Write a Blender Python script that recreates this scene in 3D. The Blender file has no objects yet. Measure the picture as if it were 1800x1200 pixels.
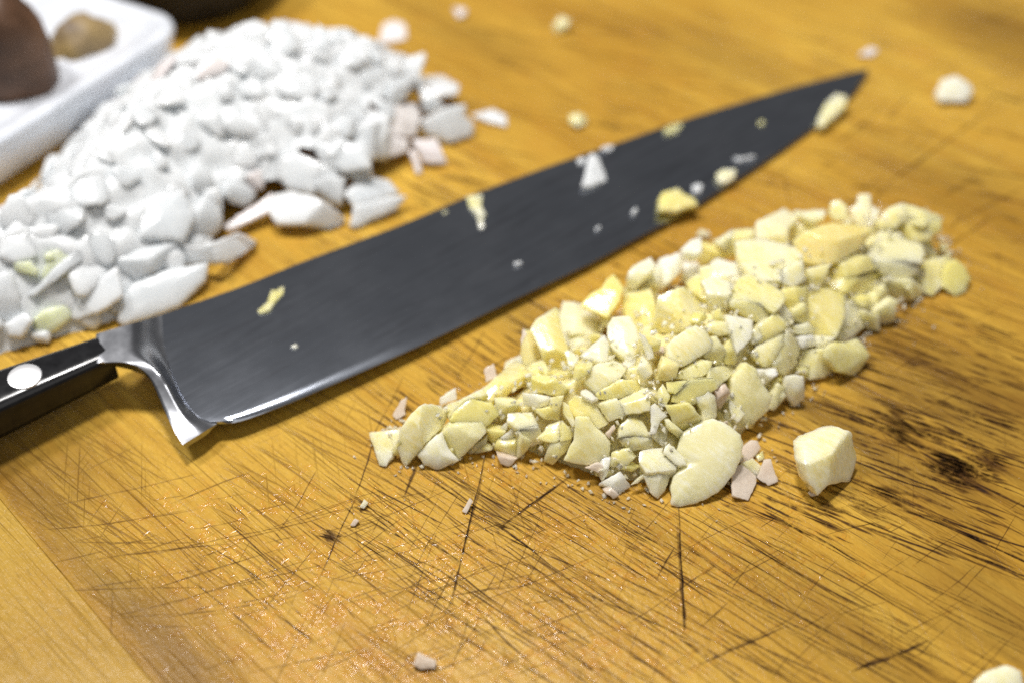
import bpy, math, random
import numpy as np
from mathutils import Vector, noise as mnoise

# ------------------------------------------------------------------ camera, world, lamps
scene = bpy.context.scene
COL = scene.collection
CM = 0.01
PITCH = math.radians(44.0)
FOC = 1930.0                       # focal length in 1800-px-wide photo pixels
CAM_H = 18.8                       # cm above the board
cam_d = bpy.data.cameras.new("camera")
cam = bpy.data.objects.new("camera", cam_d)
COL.objects.link(cam)
cam.location = (0, 0, CAM_H * CM)
cam.rotation_euler = (math.radians(90) - PITCH, 0, 0)
cam_d.sensor_width = 36.0
cam_d.lens = 36.0 * FOC / 1800.0
cam_d.clip_start = 0.01
cam_d.clip_end = 50
cam_d.dof.use_dof = True
cam_d.dof.focus_distance = 0.231
cam_d.dof.aperture_fstop = 5.4
scene.camera = cam

world = bpy.data.worlds.new("World")
scene.world = world
world.use_nodes = True
bg = world.node_tree.nodes["Background"]
bg.inputs[0].default_value = (1.0, 0.98, 0.96, 1)
bg.inputs[1].default_value = 0.13


def area(name, loc, target, size, power, col):
    l = bpy.data.lights.new(name, 'AREA')
    l.shape = 'DISK'
    l.size = size
    l.energy = power
    l.color = col
    o = bpy.data.objects.new(name, l)
    COL.objects.link(o)
    o.location = loc
    o.rotation_euler = (Vector(target) - Vector(loc)).to_track_quat('-Z', 'Y').to_euler()
    return o


area("counter_lamp", (-0.07, 0.355, 0.70), (0.02, 0.24, 0), 0.11, 4.1, (1.0, 0.975, 0.945))
area("side_lamp", (-0.52, 0.46, 0.95), (0.02, 0.24, 0), 0.18, 5.2, (1.0, 0.975, 0.945))
area("fill_light", (0.65, -0.7, 1.4), (0.0, 0.3, 0), 1.4, 3.8, (1.0, 0.98, 0.95))  # added soft fill behind the camera, stands in for bounced light

scene.view_settings.view_transform = 'Standard'
scene.view_settings.look = 'None'
scene.view_settings.exposure = 0.12
scene.view_settings.gamma = 1.0
scene.render.engine = 'CYCLES'
scene.cycles.use_denoising = False
scene.cycles.transparent_max_bounces = 40
scene.cycles.sample_clamp_indirect = 2.5
scene.cycles.sample_clamp_direct = 10.0
scene.cycles.diffuse_bounces = 7

# ------------------------------------------------------------------ photo geometry helpers (cm)
FWD = np.array([0, math.cos(PITCH), -math.sin(PITCH)])
UPV = np.array([0, math.sin(PITCH), math.cos(PITCH)])
RGT = np.array([1.0, 0, 0])
CAMP = np.array([0, 0, CAM_H])


def ray(px, py):
    return FWD * FOC + RGT * (px - 900.0) + UPV * (600.0 - py)


def un(px, py, z=0.0):
    d = ray(px, py)
    return CAMP + d * ((z - CAM_H) / d[2])


def hit(px, py, P, n):
    d = ray(px, py)
    return CAMP + d * (np.dot(P - CAMP, n) / np.dot(d, n))


def to_px(P):
    v = np.asarray(P) - CAMP
    w = v @ FWD
    return 900 + FOC * (v @ RGT) / w, 600 - FOC * (v @ UPV) / w


def unit(v):
    v = np.asarray(v, float)
    return v / np.linalg.norm(v)


# ------------------------------------------------------------------ object helpers
def mesh_obj(name, verts, faces, mat, parent=None, smooth=True, origin=None, attrs=None):
    """verts in world cm -> one linked mesh object; under a parent the verts become local to it."""
    V = np.asarray(verts, float)
    if parent is None:
        if origin is None:
            origin = np.array([V[:, 0].mean(), V[:, 1].mean(), V[:, 2].min()])
        L = (V - origin) * CM
        loc = origin * CM
    else:
        mi = np.array(parent.matrix_world.inverted())
        L = (V * CM) @ mi[:3, :3].T + mi[:3, 3]
        loc = None
    me = bpy.data.meshes.new(name)
    me.from_pydata(L.tolist(), [], faces)
    me.update()
    if smooth:
        me.polygons.foreach_set("use_smooth", [True] * len(me.polygons))
    if attrs is not None:
        a = me.attributes.new("cut", 'FLOAT', 'POINT')
        a.data.foreach_set("value", attrs)
    me.materials.append(mat)
    o = bpy.data.objects.new(name, me)
    COL.objects.link(o)
    if parent is None:
        o.location = loc
    else:
        o.parent = parent
    return o


def empty(name, loc_cm, rotz=0.0):
    o = bpy.data.objects.new(name, None)
    COL.objects.link(o)
    o.location = np.asarray(loc_cm) * CM
    o.rotation_euler = (0, 0, rotz)
    o.empty_display_size = 0.02
    bpy.context.view_layer.update()
    return o


def tag(o, label=None, cat=None, group=None, kind=None):
    if label: o["label"] = label
    if cat: o["category"] = cat
    if group: o["group"] = group
    if kind: o["kind"] = kind
    return o


# ------------------------------------------------------------------ material helpers
class NT:
    def __init__(self, name):
        self.m = bpy.data.materials.new(name)
        self.m.use_nodes = True
        self.t = self.m.node_tree
        self.b = self.t.nodes["Principled BSDF"]

    def n(self, typ, **kw):
        nd = self.t.nodes.new(typ)
        for k, v in kw.items():
            setattr(nd, k, v)
        return nd

    def link(self, a, b):
        self.t.links.new(a, b)

    def set(self, **kw):
        for k, v in kw.items():
            self.b.inputs[k.replace('_', ' ')].default_value = v

    def coords(self, scale=(1, 1, 1), rot=0.0, loc=(0, 0, 0), kind="Object"):
        tc = self.n("ShaderNodeTexCoord")
        mp = self.n("ShaderNodeMapping")
        mp.inputs["Location"].default_value = loc
        mp.inputs["Rotation"].default_value = (0, 0, rot)
        mp.inputs["Scale"].default_value = scale
        self.link(tc.outputs[kind], mp.inputs["Vector"])
        return mp.outputs[0]

    def rotscale(self, scale, rot=0.0, loc=(0, 0, 0)):
        """rotate first, then stretch"""
        a = self.coords((1, 1, 1), rot, loc)
        vm = self.n("ShaderNodeVectorMath", operation='MULTIPLY')
        self.link(a, vm.inputs[0])
        vm.inputs[1].default_value = scale
        return vm.outputs[0]

    def noise(self, vec, scale=1.0, detail=3.0, rough=0.55, dist=0.0):
        nd = self.n("ShaderNodeTexNoise")
        nd.inputs["Scale"].default_value = scale
        nd.inputs["Detail"].default_value = detail
        nd.inputs["Roughness"].default_value = rough
        nd.inputs["Distortion"].default_value = dist
        self.link(vec, nd.inputs["Vector"])
        return nd.outputs["Fac"]

    def ramp(self, fac, stops):
        nd = self.n("ShaderNodeValToRGB")
        el = nd.color_ramp.elements
        while len(el) < len(stops):
            el.new(0.5)
        for e, (p, c) in zip(el, stops):
            e.position = p
            e.color = c if len(c) == 4 else (*c, 1)
        self.link(fac, nd.inputs[0])
        return nd.outputs[0]

    def mr(self, fac, a, b, c=0.0, d=1.0):
        nd = self.n("ShaderNodeMapRange")
        nd.clamp = True
        for i, v in enumerate((a, b, c, d)):
            nd.inputs[i + 1].default_value = v
        self.link(fac, nd.inputs[0])
        return nd.outputs[0]

    def math(self, op, a, b=None):
        nd = self.n("ShaderNodeMath", operation=op)
        for i, v in enumerate((a, b)):
            if v is None: continue
            if isinstance(v, (int, float)):
                nd.inputs[i].default_value = v
            else:
                self.link(v, nd.inputs[i])
        return nd.outputs[0]

    def mix(self, fac, a, b, blend='MIX'):
        nd = self.n("ShaderNodeMix", data_type='RGBA', blend_type=blend)
        for i, v in ((0, fac), (6, a), (7, b)):
            if isinstance(v, (int, float)):
                nd.inputs[i].default_value = v
            elif isinstance(v, tuple):
                nd.inputs[i].default_value = v if len(v) == 4 else (*v, 1)
            else:
                self.link(v, nd.inputs[i])
        return nd.outputs[2]

    def bump(self, height, strength, dist, normal=None):
        nd = self.n("ShaderNodeBump")
        nd.inputs["Strength"].default_value = strength
        nd.inputs["Distance"].default_value = dist
        self.link(height, nd.inputs["Height"])
        if normal is not None:
            self.link(normal, nd.inputs["Normal"])
        return nd.outputs[0]


def wood(name, light, dark, wear=1.0, stains=()):
    k = NT(name)
    # long grain
    g1 = k.noise(k.rotscale((14, 260, 14)), 1, 4, 0.6, 0.4)
    g2 = k.noise(k.rotscale((45, 1500, 45), 0.01), 1, 3, 0.6)
    big = k.noise(k.rotscale((14, 22, 14)), 1, 3, 0.5)
    col = k.ramp(g1, [(0.28, dark), (0.72, light)])
    col = k.mix(k.mr(big, 0.4, 0.72, 0, 0.55), col, tuple(x * y for x, y in zip(dark, (0.72, 0.62, 0.5))))
    col = k.mix(k.mr(g2, 0.5, 0.78, 0, 0.38), col, tuple(x * 0.45 for x in dark))
    fine = k.noise(k.rotscale((900, 1500, 900), 0.1), 1, 3, 0.7)
    col = k.mix(k.mr(fine, 0.3, 0.7, 0, 0.36), col, tuple(x * 0.62 for x in dark))
    # short pores
    g3 = k.noise(k.rotscale((220, 2600, 200), -0.02), 1, 2, 0.5)
    col = k.mix(k.mr(g3, 0.58, 0.74, 0, 0.5), col, tuple(x * 0.35 for x in dark))
    # knife cuts: three families of fine dark lines
    msk = k.mr(k.noise(k.rotscale((30, 40, 20), 0.4, (3, 1, 0)), 1, 2), 0.42, 0.62)
    cuts = None
    for rot, sx, sy, lo, hi, use_mask in ((-0.12, 14, 1300, .60, .68, True), (-0.24, 12, 1700, .60, .68, True), (-0.04, 24, 2600, .60, .70, False),
                                          (1.05, 34, 1900, .68, .75, True), (1.72, 30, 2000, .69, .76, True),
                                          (0.55, 34, 1800, .66, .73, True)):
        f = k.mr(k.noise(k.rotscale((sx, sy, 30), rot, (rot * 7, 2, 0)), 1, 2, 0.55), lo, hi)
        if use_mask:
            f = k.math('MULTIPLY', f, msk)
        cuts = f if cuts is None else k.math('MAXIMUM', cuts, f)
    cuts = k.math('MULTIPLY', cuts, 0.60 * wear)
    col = k.mix(cuts, col, (0.12, 0.046, 0.007))
    # wet greyish mottling
    mot = k.mr(k.noise(k.rotscale((70, 90, 70), 0.3), 1, 4, 0.65), 0.52, 0.75, 0, 0.35)
    col = k.mix(mot, col, tuple(x * y for x, y in zip(dark, (0.95, 0.8, 0.9))))
    # old oily stains soaked into the wood: (along, across, half lengths, strength), metres on the board
    for su, sv_, ru, rv, a in stains:
        tc = k.coords((1 / ru, 1 / rv, 0), 0, (-su / ru, -sv_ / rv, 0))
        ln = k.n("ShaderNodeVectorMath", operation='LENGTH')
        k.link(tc, ln.inputs[0])
        wob = k.math('ADD', ln.outputs["Value"], k.math('MULTIPLY', k.noise(k.rotscale((60, 240, 60)), 1, 4, .65), 1.2))
        col = k.mix(k.mr(wob, 0.75, 1.55, a, 0), col, (0.085, 0.036, 0.009))
    k.link(col, k.b.inputs["Base Color"])
    r = k.mr(k.noise(k.rotscale((60, 80, 60)), 1, 3), 0.3, 0.7, 0.40, 0.55)
    k.link(r, k.b.inputs["Roughness"])
    k.set(Specular_IOR_Level=0.08, Coat_Weight=0.35, Coat_Roughness=0.20, Coat_IOR=1.4)
    h1 = k.noise(k.rotscale((420, 800, 600), 0.2), 1, 3, 0.6)
    h = k.math('SUBTRACT', k.math('MULTIPLY', h1, 0.6), k.math('MULTIPLY', cuts, 0.9))
    h = k.math('SUBTRACT', h, k.math('MULTIPLY', g2, 0.4))
    nrm = k.bump(h, 0.7, 0.00030)
    k.link(nrm, k.b.inputs["Normal"])
    hf = k.noise(k.rotscale((1500, 2200, 1500), 0.2), 1, 3, 0.65)
    cn = k.bump(k.math('SUBTRACT', k.math('ADD', k.math('MULTIPLY', h1, 0.9), k.math('MULTIPLY', hf, .3)), k.math('MULTIPLY', cuts, 0.9)), 0.8, 0.00025)
    k.link(cn, k.b.inputs["Coat Normal"])
    return k.m


def flesh(name, c1, c2, sss=0.85, rough=0.36, radius=(0.0036, 0.0036, 0.0033), bump=0.45, scale=900, coat=1.0):
    k = NT(name)
    oi = k.n("ShaderNodeObjectInfo")
    n1 = k.noise(k.coords((1, 1, 1)), 160, 3, 0.6)
    nfib = k.noise(k.rotscale((260, 1400, 600), 0.7), 1, 3, 0.6)
    f = k.math('ADD', k.math('MULTIPLY', n1, 0.75), k.math('MULTIPLY', oi.outputs["Random"], 0.42))
    f = k.math('ADD', f, k.math('MULTIPLY', k.math('SUBTRACT', nfib, 0.5), 0.7))
    col = k.mix(k.mr(f, 0.38, 0.78), c1, c2)
    k.link(col, k.b.inputs["Base Color"])
    k.set(Specular_IOR_Level=0.4, Subsurface_Weight=sss, Subsurface_Radius=radius, Subsurface_Scale=1.0, Roughness=rough,
          Coat_Weight=coat, Coat_Roughness=0.11, Coat_IOR=1.5, IOR=1.4)
    k.b.subsurface_method = 'RANDOM_WALK'
    n2 = k.noise(k.coords((1, 1, 1)), scale, 3, 0.6)
    n3 = k.noise(k.coords((1, 1, 1)), 260, 2, 0.5)
    hh = k.math('ADD', k.math('MULTIPLY', n2, 0.4), n3)
    nrm = k.bump(hh, bump, 0.0004)
    k.link(nrm, k.b.inputs["Normal"])
    k.link(nrm, k.b.inputs["Coat Normal"])
    return k.m


def simple(name, col, rough=0.4, metal=0.0, coat=0.0):
    k = NT(name)
    n1 = k.noise(k.coords((1, 1, 1)), 90, 3)
    k.link(k.mix(k.mr(n1, 0.3, 0.7), tuple(c * 0.85 for c in col), tuple(min(1, c * 1.1) for c in col)), k.b.inputs["Base Color"])
    k.set(Roughness=rough, Metallic=metal, Coat_Weight=coat)
    return k.m


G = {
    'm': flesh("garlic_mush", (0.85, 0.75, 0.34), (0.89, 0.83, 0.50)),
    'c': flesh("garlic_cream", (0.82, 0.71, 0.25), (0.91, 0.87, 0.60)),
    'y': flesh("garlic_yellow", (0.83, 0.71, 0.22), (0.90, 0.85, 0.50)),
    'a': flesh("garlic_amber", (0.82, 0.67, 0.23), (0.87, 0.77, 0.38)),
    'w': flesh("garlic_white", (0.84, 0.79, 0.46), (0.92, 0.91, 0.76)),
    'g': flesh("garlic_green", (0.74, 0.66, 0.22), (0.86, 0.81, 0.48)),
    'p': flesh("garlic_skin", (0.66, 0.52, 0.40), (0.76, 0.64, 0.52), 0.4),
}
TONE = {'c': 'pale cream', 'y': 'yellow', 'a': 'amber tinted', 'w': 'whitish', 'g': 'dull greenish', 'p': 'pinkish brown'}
ON = {
    'w': flesh("onion_white", (0.70, 0.735, 0.76), (0.80, 0.825, 0.84), 0.6, 0.3, (0.004, 0.004, 0.004), 0.25, 400, 0.6),
    'p': flesh("onion_thin", (0.78, 0.72, 0.72), (0.86, 0.82, 0.80), 0.3, 0.28, (0.002, 0.002, 0.002), 0.25, 500, 0.35),
    'g': flesh("onion_green", (0.74, 0.80, 0.50), (0.80, 0.85, 0.62), 0.5, 0.3, (0.005, 0.005, 0.003), 0.25, 500, 0.4),
}


# ------------------------------------------------------------------ chopped piece builder
def resample(poly, step, rnd, jit):
    out = []
    n = len(poly)
    for i in range(n):
        a, b = np.array(poly[i], float), np.array(poly[(i + 1) % n], float)
        p = np.array(poly[i - 1], float)
        # slightly rounded corner
        out.append(a * 0.985 + p * 0.0075 + b * 0.0075)
        L = np.linalg.norm(b - a)
        m = max(1, int(L / step))
        for k in range(1, m + 1):
            t = k / (m + 1)
            out.append(a + (b - a) * t + rnd.normal(0, jit, len(a)))
    return out


def chunk_geo(top, nrm, thick, bulge, taper, seed, floor=0.02, rough=0.006, disp=None, cuts=0, edge=0.02):
    """top: list of 3-D points (cm) in a plane with normal nrm facing the viewer; returns verts, faces.
    cuts: number of further knife faces that slope the upper side away, like a diced piece"""
    rnd = np.random.RandomState(seed)
    top = np.array(top)
    c = top.mean(0)
    size = np.sqrt(((top - c) ** 2).sum(1).mean())
    lift = np.array([0, 0, 1.0]) if disp is None else disp
    disp = nrm if disp is None else disp
    e = min(edge, thick * 0.4)
    bulge = bulge * 0.6
    N = len(top)
    t1 = unit(np.cross(nrm, [0.3, 0.9, 0.2])); t2 = np.cross(nrm, t1)
    planes = []
    a0_ = rnd.uniform(0, 2 * math.pi)
    for k in range(cuts):
        a = a0_ + k * 2.2 + rnd.uniform(-.5, .5)
        planes.append((math.cos(a), math.sin(a), rnd.uniform(.35, 1.0), rnd.uniform(-.15, .55) * size))

    def drop(q):
        x, y = (q - c) @ t1, (q - c) @ t2
        return max([0.0] + [sl * (x * ca + y * sa - off) for ca, sa, sl, off in planes])

    skew = rnd.normal(0, 0.16, 3) * thick
    skew -= nrm * np.dot(skew, nrm)
    if cuts:
        prof = [(0.16, bulge * .95), (0.32, bulge * 0.87), (0.47, bulge * .75), (0.62, bulge * 0.6), (0.77, bulge * .4), (0.90, bulge * 0.2), (0.985, -e * 0.15), (1.0, -e)]
    else:
        prof = [(0.35, bulge * 0.87), (0.7, bulge * 0.5), (0.90, bulge * 0.2 - (e - .02) * .25), (0.985, -e * 0.15 - (e - .02) * .35), (1.0, -e)]
    nt = len(prof)
    prof = prof + [(rnd.uniform(.95, 1.0), -thick * 0.55), (taper, -thick + e), (taper * 0.93, -thick), (taper * 0.5, -thick)]
    V = [c + nrm * bulge - disp * drop(c)]
    off = rnd.uniform(-50, 50)
    rimdrop = [drop(p) for p in top]
    for ri, (s, dz) in enumerate(prof):
        sk = skew * max(0, -dz / thick)
        for i, p in enumerate(top):
            q = c + (p - c) * s
            nz = mnoise.noise(Vector((q[0] * 2.6 + off, q[1] * 2.6, q[2] * 2.6))) * rough * 2.4 + mnoise.noise(Vector((q[0] * 9 + off, q[1] * 9, q[2] * 9))) * rough * .8
            dd = drop(q) if ri < nt else max(rimdrop[i] + .01, thick * .15)
            if ri >= nt: dd = rimdrop[i] * (0.9 if ri == nt else .6)
            V.append(q + nrm * (dz + nz * (1 if s < .98 else .6)) - disp * dd + sk)
    V.append(c - nrm * thick + skew)
    V = np.array(V)
    if floor is not None:
        # a piece that would sink into the board is moved up until its cut face clears it; what is left below is sliced flat
        low_ = V[:1 + nt * N, 2].min()
        if low_ < floor:
            up = lift if lift[2] > .25 else np.array([0, 0, 1.0])
            V = V + up * ((floor - low_) / up[2])
        cc = V[:1 + nt * N].mean(0)
        for i_ in np.nonzero(V[:, 2] < floor)[0]:
            V[i_] += (cc - V[i_]) * ((floor - V[i_, 2]) / (cc[2] - V[i_, 2]))
    F = []
    for j in range(N):
        F.append((0, 1 + j, 1 + (j + 1) % N))
    R = len(prof)
    for r in range(R - 1):
        a, b = 1 + r * N, 1 + (r + 1) * N
        for j in range(N):
            j2 = (j + 1) % N
            F.append((a + j, b + j, b + j2, a + j2))
    last = 1 + (R - 1) * N
    for j in range(N):
        F.append((last + j, len(V) - 1, last + (j + 1) % N))
    # orientation: first fan must face nrm
    a, b, d = c, top[0], top[1]
    if np.dot(np.cross(b - a, d - a), nrm) < 0:
        F = [tuple(reversed(f)) for f in F]
    return V, F


def lay(o):
    """how a piece reads in the picture: tall, wide or squarish"""
    mw = np.array(o.location) * 100
    P = np.array([to_px(np.array(v.co) * 100 + mw) for v in o.data.vertices])
    w, h = P.max(0) - P.min(0)
    return "upright" if h > 1.25 * w else "sideways" if w > 1.35 * h else "squarish"


class Heap:
    def __init__(self, base_px, H, slope):
        self.P = np.array([un(x, y)[:2] for x, y in base_px])
        self.H, self.slope = H, slope
        self.lo, self.hi = self.P.min(0), self.P.max(0)

    def dist(self, x, y):
        p = np.array([x, y])
        A, B = self.P, np.roll(self.P, -1, 0)
        d = B - A
        t = np.clip(((p - A) * d).sum(1) / (d * d).sum(1), 0, 1)
        dd = np.sqrt((((A + d * t[:, None]) - p) ** 2).sum(1)).min()
        inside = False
        for (x1, y1), (x2, y2) in zip(A, B):
            if (y1 > y) != (y2 > y) and x < (x2 - x1) * (y - y1) / (y2 - y1) + x1:
                inside = not inside
        return dd if inside else -dd

    def h(self, x, y):
        d = self.dist(x, y)
        return self.H * (1 - math.exp(-d * self.slope / self.H)) if d > 0 else d * 0.6

    def normal(self, x, y):
        e = 0.25
        return unit([-(self.h(x + e, y) - self.h(x - e, y)) / (2 * e), -(self.h(x, y + e) - self.h(x, y - e)) / (2 * e), 1.0])

    def cast(self, px, py):
        d = unit(ray(px, py))
        best, bt = 1e9, None
        for t in np.arange(12, 75, 0.12):
            P = CAMP + d * t
            hh = max(self.h(P[0], P[1]), 0.0)
            g = P[2] - hh
            if g < 0:
                if hh == 0 and best < 1.1 and bt is not None:
                    return bt
                return P
            if hh > 0.2 and g < best:
                best, bt = g, P
        return bt if bt is not None else un(px, py)


NORM = {'u': (0.05, -0.05, 1), 'f': (0.05, -0.95, 0.55), 'l': (-0.75, -0.45, 0.6), 'r': (0.75, -0.45, 0.6),
        'd': (0.1, -0.5, 0.85), 'L': (-0.45, 0.0, 0.9), 'R': (0.45, -0.1, 0.9)}


def traced(facets, heap, mat, name, seed, z=None, rough=0.006, edge=0.02):
    """facets: [(normal code, thickness, bulge, [(px,py)..])...]; each facet traced in the photo, set at its own depth"""
    rnd = np.random.RandomState(seed)
    VV, FF = [], []
    for code, thick, bulge, poly in facets:
        cx, cy = np.mean(poly, 0)
        if z is None:
            poly = [(cx + (x - cx) * 1.07, cy + (y - cy) * 1.07) for x, y in poly]
        P = heap.cast(cx, cy) if z is None else un(cx, cy, z)
        n = unit(NORM[code]) if isinstance(code, str) else unit(code)
        if heap is not None and z is None:
            n = unit(n + 0.45 * heap.normal(P[0], P[1]) + rnd.normal(0, 0.16, 3))
        v = unit(CAMP - P)
        k = 0
        while np.dot(n, v) < 0.42 and k < 10:
            n = unit(n + 0.15 * v); k += 1
        pts = [hit(x, y, P, n) for x, y in resample(poly, 7.0, rnd, 0.6)]
        apx = abs(sum(a[0] * b[1] - a[1] * b[0] for a, b in zip(poly, poly[1:] + poly[:1]))) / 2
        V, F = chunk_geo(pts, n, thick, bulge, rnd.uniform(0.78, 0.95), seed + 7, rough=rough * (1 if apx < 1500 else .7 if apx < 4000 else .3),
                         edge=edge, disp=v, cuts=0 if (thick < .16 or bulge >= .08 or apx > 12000 or len(facets) > 1) else rnd.choice([1, 2, 2, 3]))
        o = sum(len(a) for a in VV)
        VV.append(V)
        FF += [tuple(i + o for i in f) for f in F]
    o = mesh_obj(name, np.concatenate(VV), FF, mat)
    if edge < .03:
        o.data.set_sharp_from_angle(angle=math.radians(32))
    return o


def filler_geo(P, n, size, thick, seed, aspect=1.0, bend=0.0, cuts=0, edge=0.02):
    rnd = np.random.RandomState(seed)
    t1 = unit(np.cross(n, rnd.normal(0, 1, 3)))
    t2 = np.cross(n, t1)
    k = rnd.randint(3, 6)
    ang = np.sort(np.linspace(0, 2 * math.pi, k, endpoint=False) + rnd.uniform(-0.35, 0.35, k))
    rr = rnd.uniform(0.7, 1.1, k) * size
    poly = [np.array([math.cos(a) * r * aspect, math.sin(a) * r / aspect]) for a, r in zip(ang, rr)]
    if edge > .03:                       # onion layers have rounder outlines
        poly = [q for a, b in zip(poly, poly[1:] + poly[:1]) for q in (a * .78 + b * .22, a * .22 + b * .78)]
    poly = resample(poly, size * 0.3, rnd, size * 0.006)
    pts = [P + t1 * p[0] + t2 * p[1] for p in poly]
    V, F = chunk_geo(pts, n, thick, rnd.uniform(0, 0.12) * size, rnd.uniform(.75, .98), seed + 3, cuts=cuts, edge=edge)
    if bend:
        q = (V - P) @ t1
        V = V - np.outer(q * q * bend, n)
        V[:, 2] = np.maximum(V[:, 2], 0.02)
    return V, F

# ------------------------------------------------------------------ the board
GA = math.radians(-45.0)                    # grain direction on the board
board = empty("cutting_board", (0, 22, -4.0), GA)
tag(board, "worn honey coloured wooden cutting board covered in dark knife cuts", "cutting board")
gx = np.array([math.cos(GA), math.sin(GA)])
gy = np.array([-math.sin(GA), math.cos(GA)])
B0 = np.array([0.0, 22.0])


def to_board(p):                            # world cm -> board (along, across)
    q = np.asarray(p)[:2] - B0
    return q @ gx, q @ gy


def from_board(u, v, z):
    q = B0 + gx * u + gy * v
    return [q[0], q[1], z]


seam = np.mean([to_board(un(0, 868))[1], to_board(un(130, 1030))[1], to_board(un(262, 1203))[1]])


def stain(px, py, ru, rv, a):
    u, v = to_board(un(px, py))
    return (u * CM, v * CM, ru * CM, rv * CM, a)


STAINS = [stain(1720, 700, 5.0, 3.2, .62), stain(1560, 800, 4.5, 2.0, .5), stain(1690, 828, 1.1, .45, .95), stain(1745, 815, .6, .3, .9), stain(1500, 1120, 4.0, 1.6, .35), stain(1780, 1100, 3.5, 1.6, .45), stain(120, 800, 3.0, 2.0, .4), stain(300, 1120, 3.0, 1.2, .3), stain(820, 60, 5, 1.5, .35), stain(1780, 60, 5, 3, .5), stain(870, 900, .5, .3, .35),
          (0.0, (seam + .45) * CM, .6, .010, .42), stain(980, 590, 5.0, 1.3, .35), stain(1290, 110, 6, 2.0, .3), stain(1700, 330, 5, 2.5, .32), stain(583, 943, .35, .18, .9), stain(1080, 880, 3.2, .5, .3), stain(1420, 720, 3.0, .7, .4), stain(1560, 600, 2.4, .6, .4)]
M_WOOD = wood("honey_wood", (0.78, 0.50, 0.080), (0.54, 0.295, 0.034), 1.0, STAINS)
M_WOOD_B = wood("brown_wood", (0.72, 0.445, 0.068), (0.48, 0.255, 0.028), 1.0, STAINS)
M_PALE = wood("pale_wood", (0.62, 0.40, 0.075), (0.52, 0.315, 0.046), 0.6)
edges = [seam - 18.0, seam - 8.8, seam]
for w in (8.4, 7.6, 9.0, 8.2, 8.8, 8.0):
    edges.append(edges[-1] + w)


def plank(v0, v1, mat, dz, idx):
    u0, u1 = -42.0, 34.0
    g, b = 0.002, 0.010
    prof = [(v0 + g, -4.0), (v0 + g, dz - b), (v0 + g + b * .35, dz - b * .3), (v0 + g + b * 1.2, dz),
            (v1 - g - b * 1.2, dz), (v1 - g - b * .35, dz - b * .3), (v1 - g, dz - b), (v1 - g, -4.0)]
    V = [from_board(u0, v, z) for v, z in prof] + [from_board(u1, v, z) for v, z in prof]
    n = len(prof)
    F = [(i, i + n, (i + 1) % n + n, (i + 1) % n) for i in range(n)] + [tuple(range(n)), tuple(range(2 * n - 1, n - 1, -1))]
    F = [tuple(reversed(f)) for f in F]
    o = mesh_obj("plank", V, F, mat, board, smooth=False)
    return o


PM = [M_PALE, M_PALE, M_WOOD, M_WOOD, M_WOOD_B, M_WOOD, M_WOOD, M_WOOD_B]
for i in range(len(edges) - 1):
    p = plank(edges[i], edges[i + 1], PM[i], (-.006, -.004, 0.0, -.002, -.001, 0, -.003, -.002)[i], i)
    if i == 1:
        p["label"] = "paler yellow plank at the near corner"

counter = mesh_obj("countertop", [(-120, -60, -4.02), (120, -60, -4.02), (120, 140, -4.02), (-120, 140, -4.02),
                                  (-120, -60, -7), (120, -60, -7), (120, 140, -7), (-120, 140, -7)],
                   [(0, 1, 2, 3), (7, 6, 5, 4), (0, 4, 5, 1), (1, 5, 6, 2), (2, 6, 7, 3), (3, 7, 4, 0)],
                   simple("counter_stone", (0.22, 0.2, 0.19), 0.35), smooth=False)
tag(counter, kind="structure")

# knife cuts and stains: thin soft-edged dark marks worn into the planks
kc = NT("knife_cut")
at = kc.n("ShaderNodeAttribute", attribute_name="cut")
nz = kc.noise(kc.coords((1, 1, 1)), 700, 3, 0.7)
nz2 = kc.noise(kc.coords((1, 1, 1)), 130, 2, 0.6)
al = kc.math('MULTIPLY', kc.mr(at.outputs["Fac"], 0.0, 0.75), kc.mr(kc.math('MULTIPLY', kc.math('ADD', nz, nz2), 0.5), 0.34, 0.54))
kc.link(al, kc.b.inputs["Alpha"])
kc.link(kc.mix(kc.mr(at.outputs['Fac'], .35, .85), (0.12, 0.048, 0.008), (0.030, 0.013, 0.005)), kc.b.inputs['Base Color'])
kc.set(Roughness=0.6, Specular_IOR_Level=0.2)
cutV, cutF, cutA = [], [], []
rc = np.random.RandomState(5)


def cut(p0, p1, w, a=1.0, wob=0.02, z=0.006, blunt=False):
    """p0,p1 in board-plane world cm"""
    p0, p1 = np.asarray(p0)[:2], np.asarray(p1)[:2]
    L = np.linalg.norm(p1 - p0)
    if L < 0.02: return
    t = (p1 - p0) / L
    nn = np.array([-t[1], t[0]])
    m = max(3, int(L / 0.18))
    base = len(cutV)
    bow = rc.normal(0, 0.012) * L
    dr = 0.0
    for i in range(m + 1):
        s = i / m
        dr = dr * 0.8 + rc.normal(0, wob * 0.3)
        ww = w * (0.55 + 0.45 * math.sin(math.pi * min(1, s * 1.1 + .05)) ** 0.5) * rc.uniform(.7, 1.25)
        aa = a * rc.uniform(0.6, 1.0) * (1.0 if blunt else min(1, 5 * s + .1, 5 * (1 - s) + .1))
        c = p0 + t * (L * s) + nn * (dr + bow * 4 * s * (1 - s))
        for k, av in ((-1, 0), (-0.3, aa), (0.3, aa), (1, 0)):
            q = c + nn * (ww * k)
            cutV.append((q[0], q[1], z)); cutA.append(av)
    for i in range(m):
        for k in range(3):
            a0 = base + i * 4 + k
            cutF.append((a0, a0 + 4, a0 + 5, a0 + 1))


def cutp(x0, y0, x1, y1, w, a=1.0):
    cut(un(x0, y0), un(x1, y1), w, a)


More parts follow.
